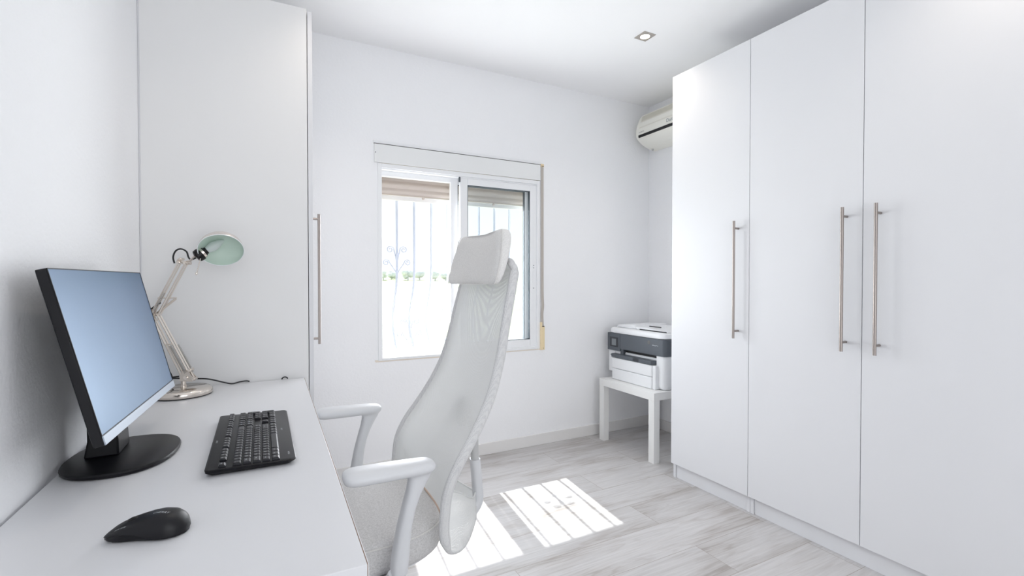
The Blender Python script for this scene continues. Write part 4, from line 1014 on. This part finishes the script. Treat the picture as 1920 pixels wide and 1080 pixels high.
# armrests
def arm(s_):
    y = YC + s_*0.305
    bm = nb()
    xs_ = [(0.166, .35), (0.1685, .62), (0.176, .86), (0.190, .98), (0.21, 1), (0.26, 1), (0.31, .96), (0.35, .92), (0.372, .84), (0.384, .62), (0.389, .35)]
    P = [(x, y, 0.7045 - 0.003*((x-0.17)/0.2)) for x, k in xs_]
    tube(bm, P, [0.0185*k for x, k in xs_], 20, [0.040*k for x, k in xs_], up=(0,0,1), sq=2.5)
    post = [(0.355, .705, .032), (0.351, .688, .029), (0.343, .665, .023), (0.334, .640, .0185), (0.322, .605, .0165), (0.311, .56, .0175), (0.304, .515, .0195), (0.299, .475, .0215), (0.297, .450, .0200), (0.296, .441, .014)]
    tube(bm, [(x, y, z) for x, z, w_ in post], [w_ for x, z, w_ in post], 16, [0.020, .021, .021, .021, .022, .023, .024, .025, .024, .018], up=(1,0,0), sq=2.8)
    o = obj('armrest', bm, m_chw, ch)
    rm = o.modifiers.new('remesh', 'REMESH'); rm.mode = 'VOXEL'; rm.voxel_size = 0.0042; rm.use_smooth_shade = True
    sm = o.modifiers.new('smooth', 'SMOOTH'); sm.factor = 0.6; sm.iterations = 7
    bm = nb(); tube(bm, smooth_path([(0.296, y, 0.452), (0.290, y-s_*0.03, 0.420), (0.280, y-s_*0.08, 0.392), (0.27, y-s_*0.20, 0.376)], 5), 0.012, 12, 0.026, up=(0,0,1), sq=3)
    obj('armrest_bracket', bm, m_chw, o, smooth=60)
arm(-1); arm(1)
# mechanism, gas lift, star base with castors
bm = nb(); box(bm, 0.17, 0.42, YC-0.08, YC+0.08, 0.335, 0.378); obj('tilt_mechanism', bm, m_chg, ch, bevel=0.01)
bm = nb(); lathe(bm, [(0.025, 0.09), (0.025, 0.22), (0.014, 0.222), (0.014, 0.34)], (0.27, YC, 0), seg=24); obj('gas_lift', bm, m_chw, ch, smooth=40)
bm = nb(); lathe(bm, [(0.03, 0.065), (0.05, 0.07), (0.05, 0.10), (0.035, 0.125)], (0.27, YC, 0), seg=28)
for k in range(5):
    th = PI + 2*PI*k/5; d_ = Vector((math.cos(th), math.sin(th), 0)); c_ = Vector((0.27, YC, 0))
    tube(bm, [c_ + d_*0.03 + Vector((0,0,.09)), c_ + d_*0.18 + Vector((0,0,.082)), c_ + d_*0.295 + Vector((0,0,.068))], [.016, .013, .010], 12, [.026, .021, .017], up=(0,0,1), sq=3)
obj('star_base', bm, m_chw, ch, smooth=50)
for k in range(5):
    th = PI + 2*PI*k/5; d_ = Vector((math.cos(th), math.sin(th), 0)); c_ = Vector((0.27, YC, 0)) + d_*0.288; e_ = Vector((-d_.y, d_.x, 0))
    bm = nb()
    for o_ in (-0.016, 0.016): lathe(bm, [(0.019, -0.008), (0.0255, -0.006), (0.0255, 0.006), (0.019, 0.008)], c_ + e_*o_ + Vector((0,0,0.0255)), e_, 24)
    cyl(bm, c_ + Vector((0,0,0.03)), c_ + Vector((0,0,0.07)), 0.008, 10); cyl(bm, c_ - e_*0.018 + Vector((0,0,.0255)), c_ + e_*0.018 + Vector((0,0,.0255)), 0.006, 8)
    obj('caster', bm, m_chw, ch, smooth=40)

# ================================================================== OUTSIDE
bm = nb(); NX, NY = 60, 60; G = []
def hz(x, y):
    d = math.hypot(x, y-3)
    r_ = max(0, min(1, (d-8)/60))
    return -0.9 + 2.4*r_**1.1 + 0.25*math.sin(x*0.13+1)*r_ + 0.15*math.sin(y*0.21+x*0.07)*r_
for i in range(NX+1):
    row = []
    for j in range(NY+1):
        x = -60 + 150*i/NX; y = 3.4 + 75*(j/NY)**1.5; row.append(bm.verts.new((x, y, hz(x, y))))
    G.append(row)
for i in range(NX):
    for j in range(NY): bm.faces.new([G[i][j], G[i+1][j], G[i+1][j+1], G[i][j+1]])
o = struct('meadow', bm, m_meadow, smooth=60, label='pale sunlit meadow sloping up beyond the window')
def tree(x, y, r, h, label):
    t = thing('distant_tree', label, 'tree', (x, y, hz(x, y)-0.05), 0, 'hazy trees on the horizon')
    z = hz(x, y)-0.05
    bm = nb(); tube(bm, [(x, y, z), (x+0.05, y, z+h*0.5)], [r*0.14, r*0.08], 8); obj('trunk', bm, m_leaf_hazed, t)
    bm = nb()
    for k in range(7):
        a = random.random()*2*PI; rr = r*(0.35+0.25*random.random()); c_ = Vector((x+math.cos(a)*r*0.5, y+math.sin(a)*r*0.4, z+h*(0.45+0.4*random.random())))
        res = bmesh.ops.create_icosphere(bm, subdivisions=3, radius=rr, matrix=Matrix.Translation(c_))
        for v in res['verts']: v.co += (v.co-c_).normalized()*rr*0.22*(random.random()-0.5)
    obj('crown', bm, m_leaf_hazed, t, smooth=60)
for (x, y, r, h), w_ in zip(((13.5, 60, 0.6, 1.2), (15.0, 62, 0.7, 1.0), (16.6, 60, 0.8, 1.3), (18.4, 61, 0.7, 1.1), (20.2, 60, 0.6, 1.2), (22.0, 61, 0.7, 1.0)),
                            ('leftmost', 'second from the left', 'third from the left', 'fourth from the left', 'fifth from the left', 'rightmost')):
    tree(x, y, r, h, 'small hazy tree on the horizon beyond the window, %s of the row' % w_)
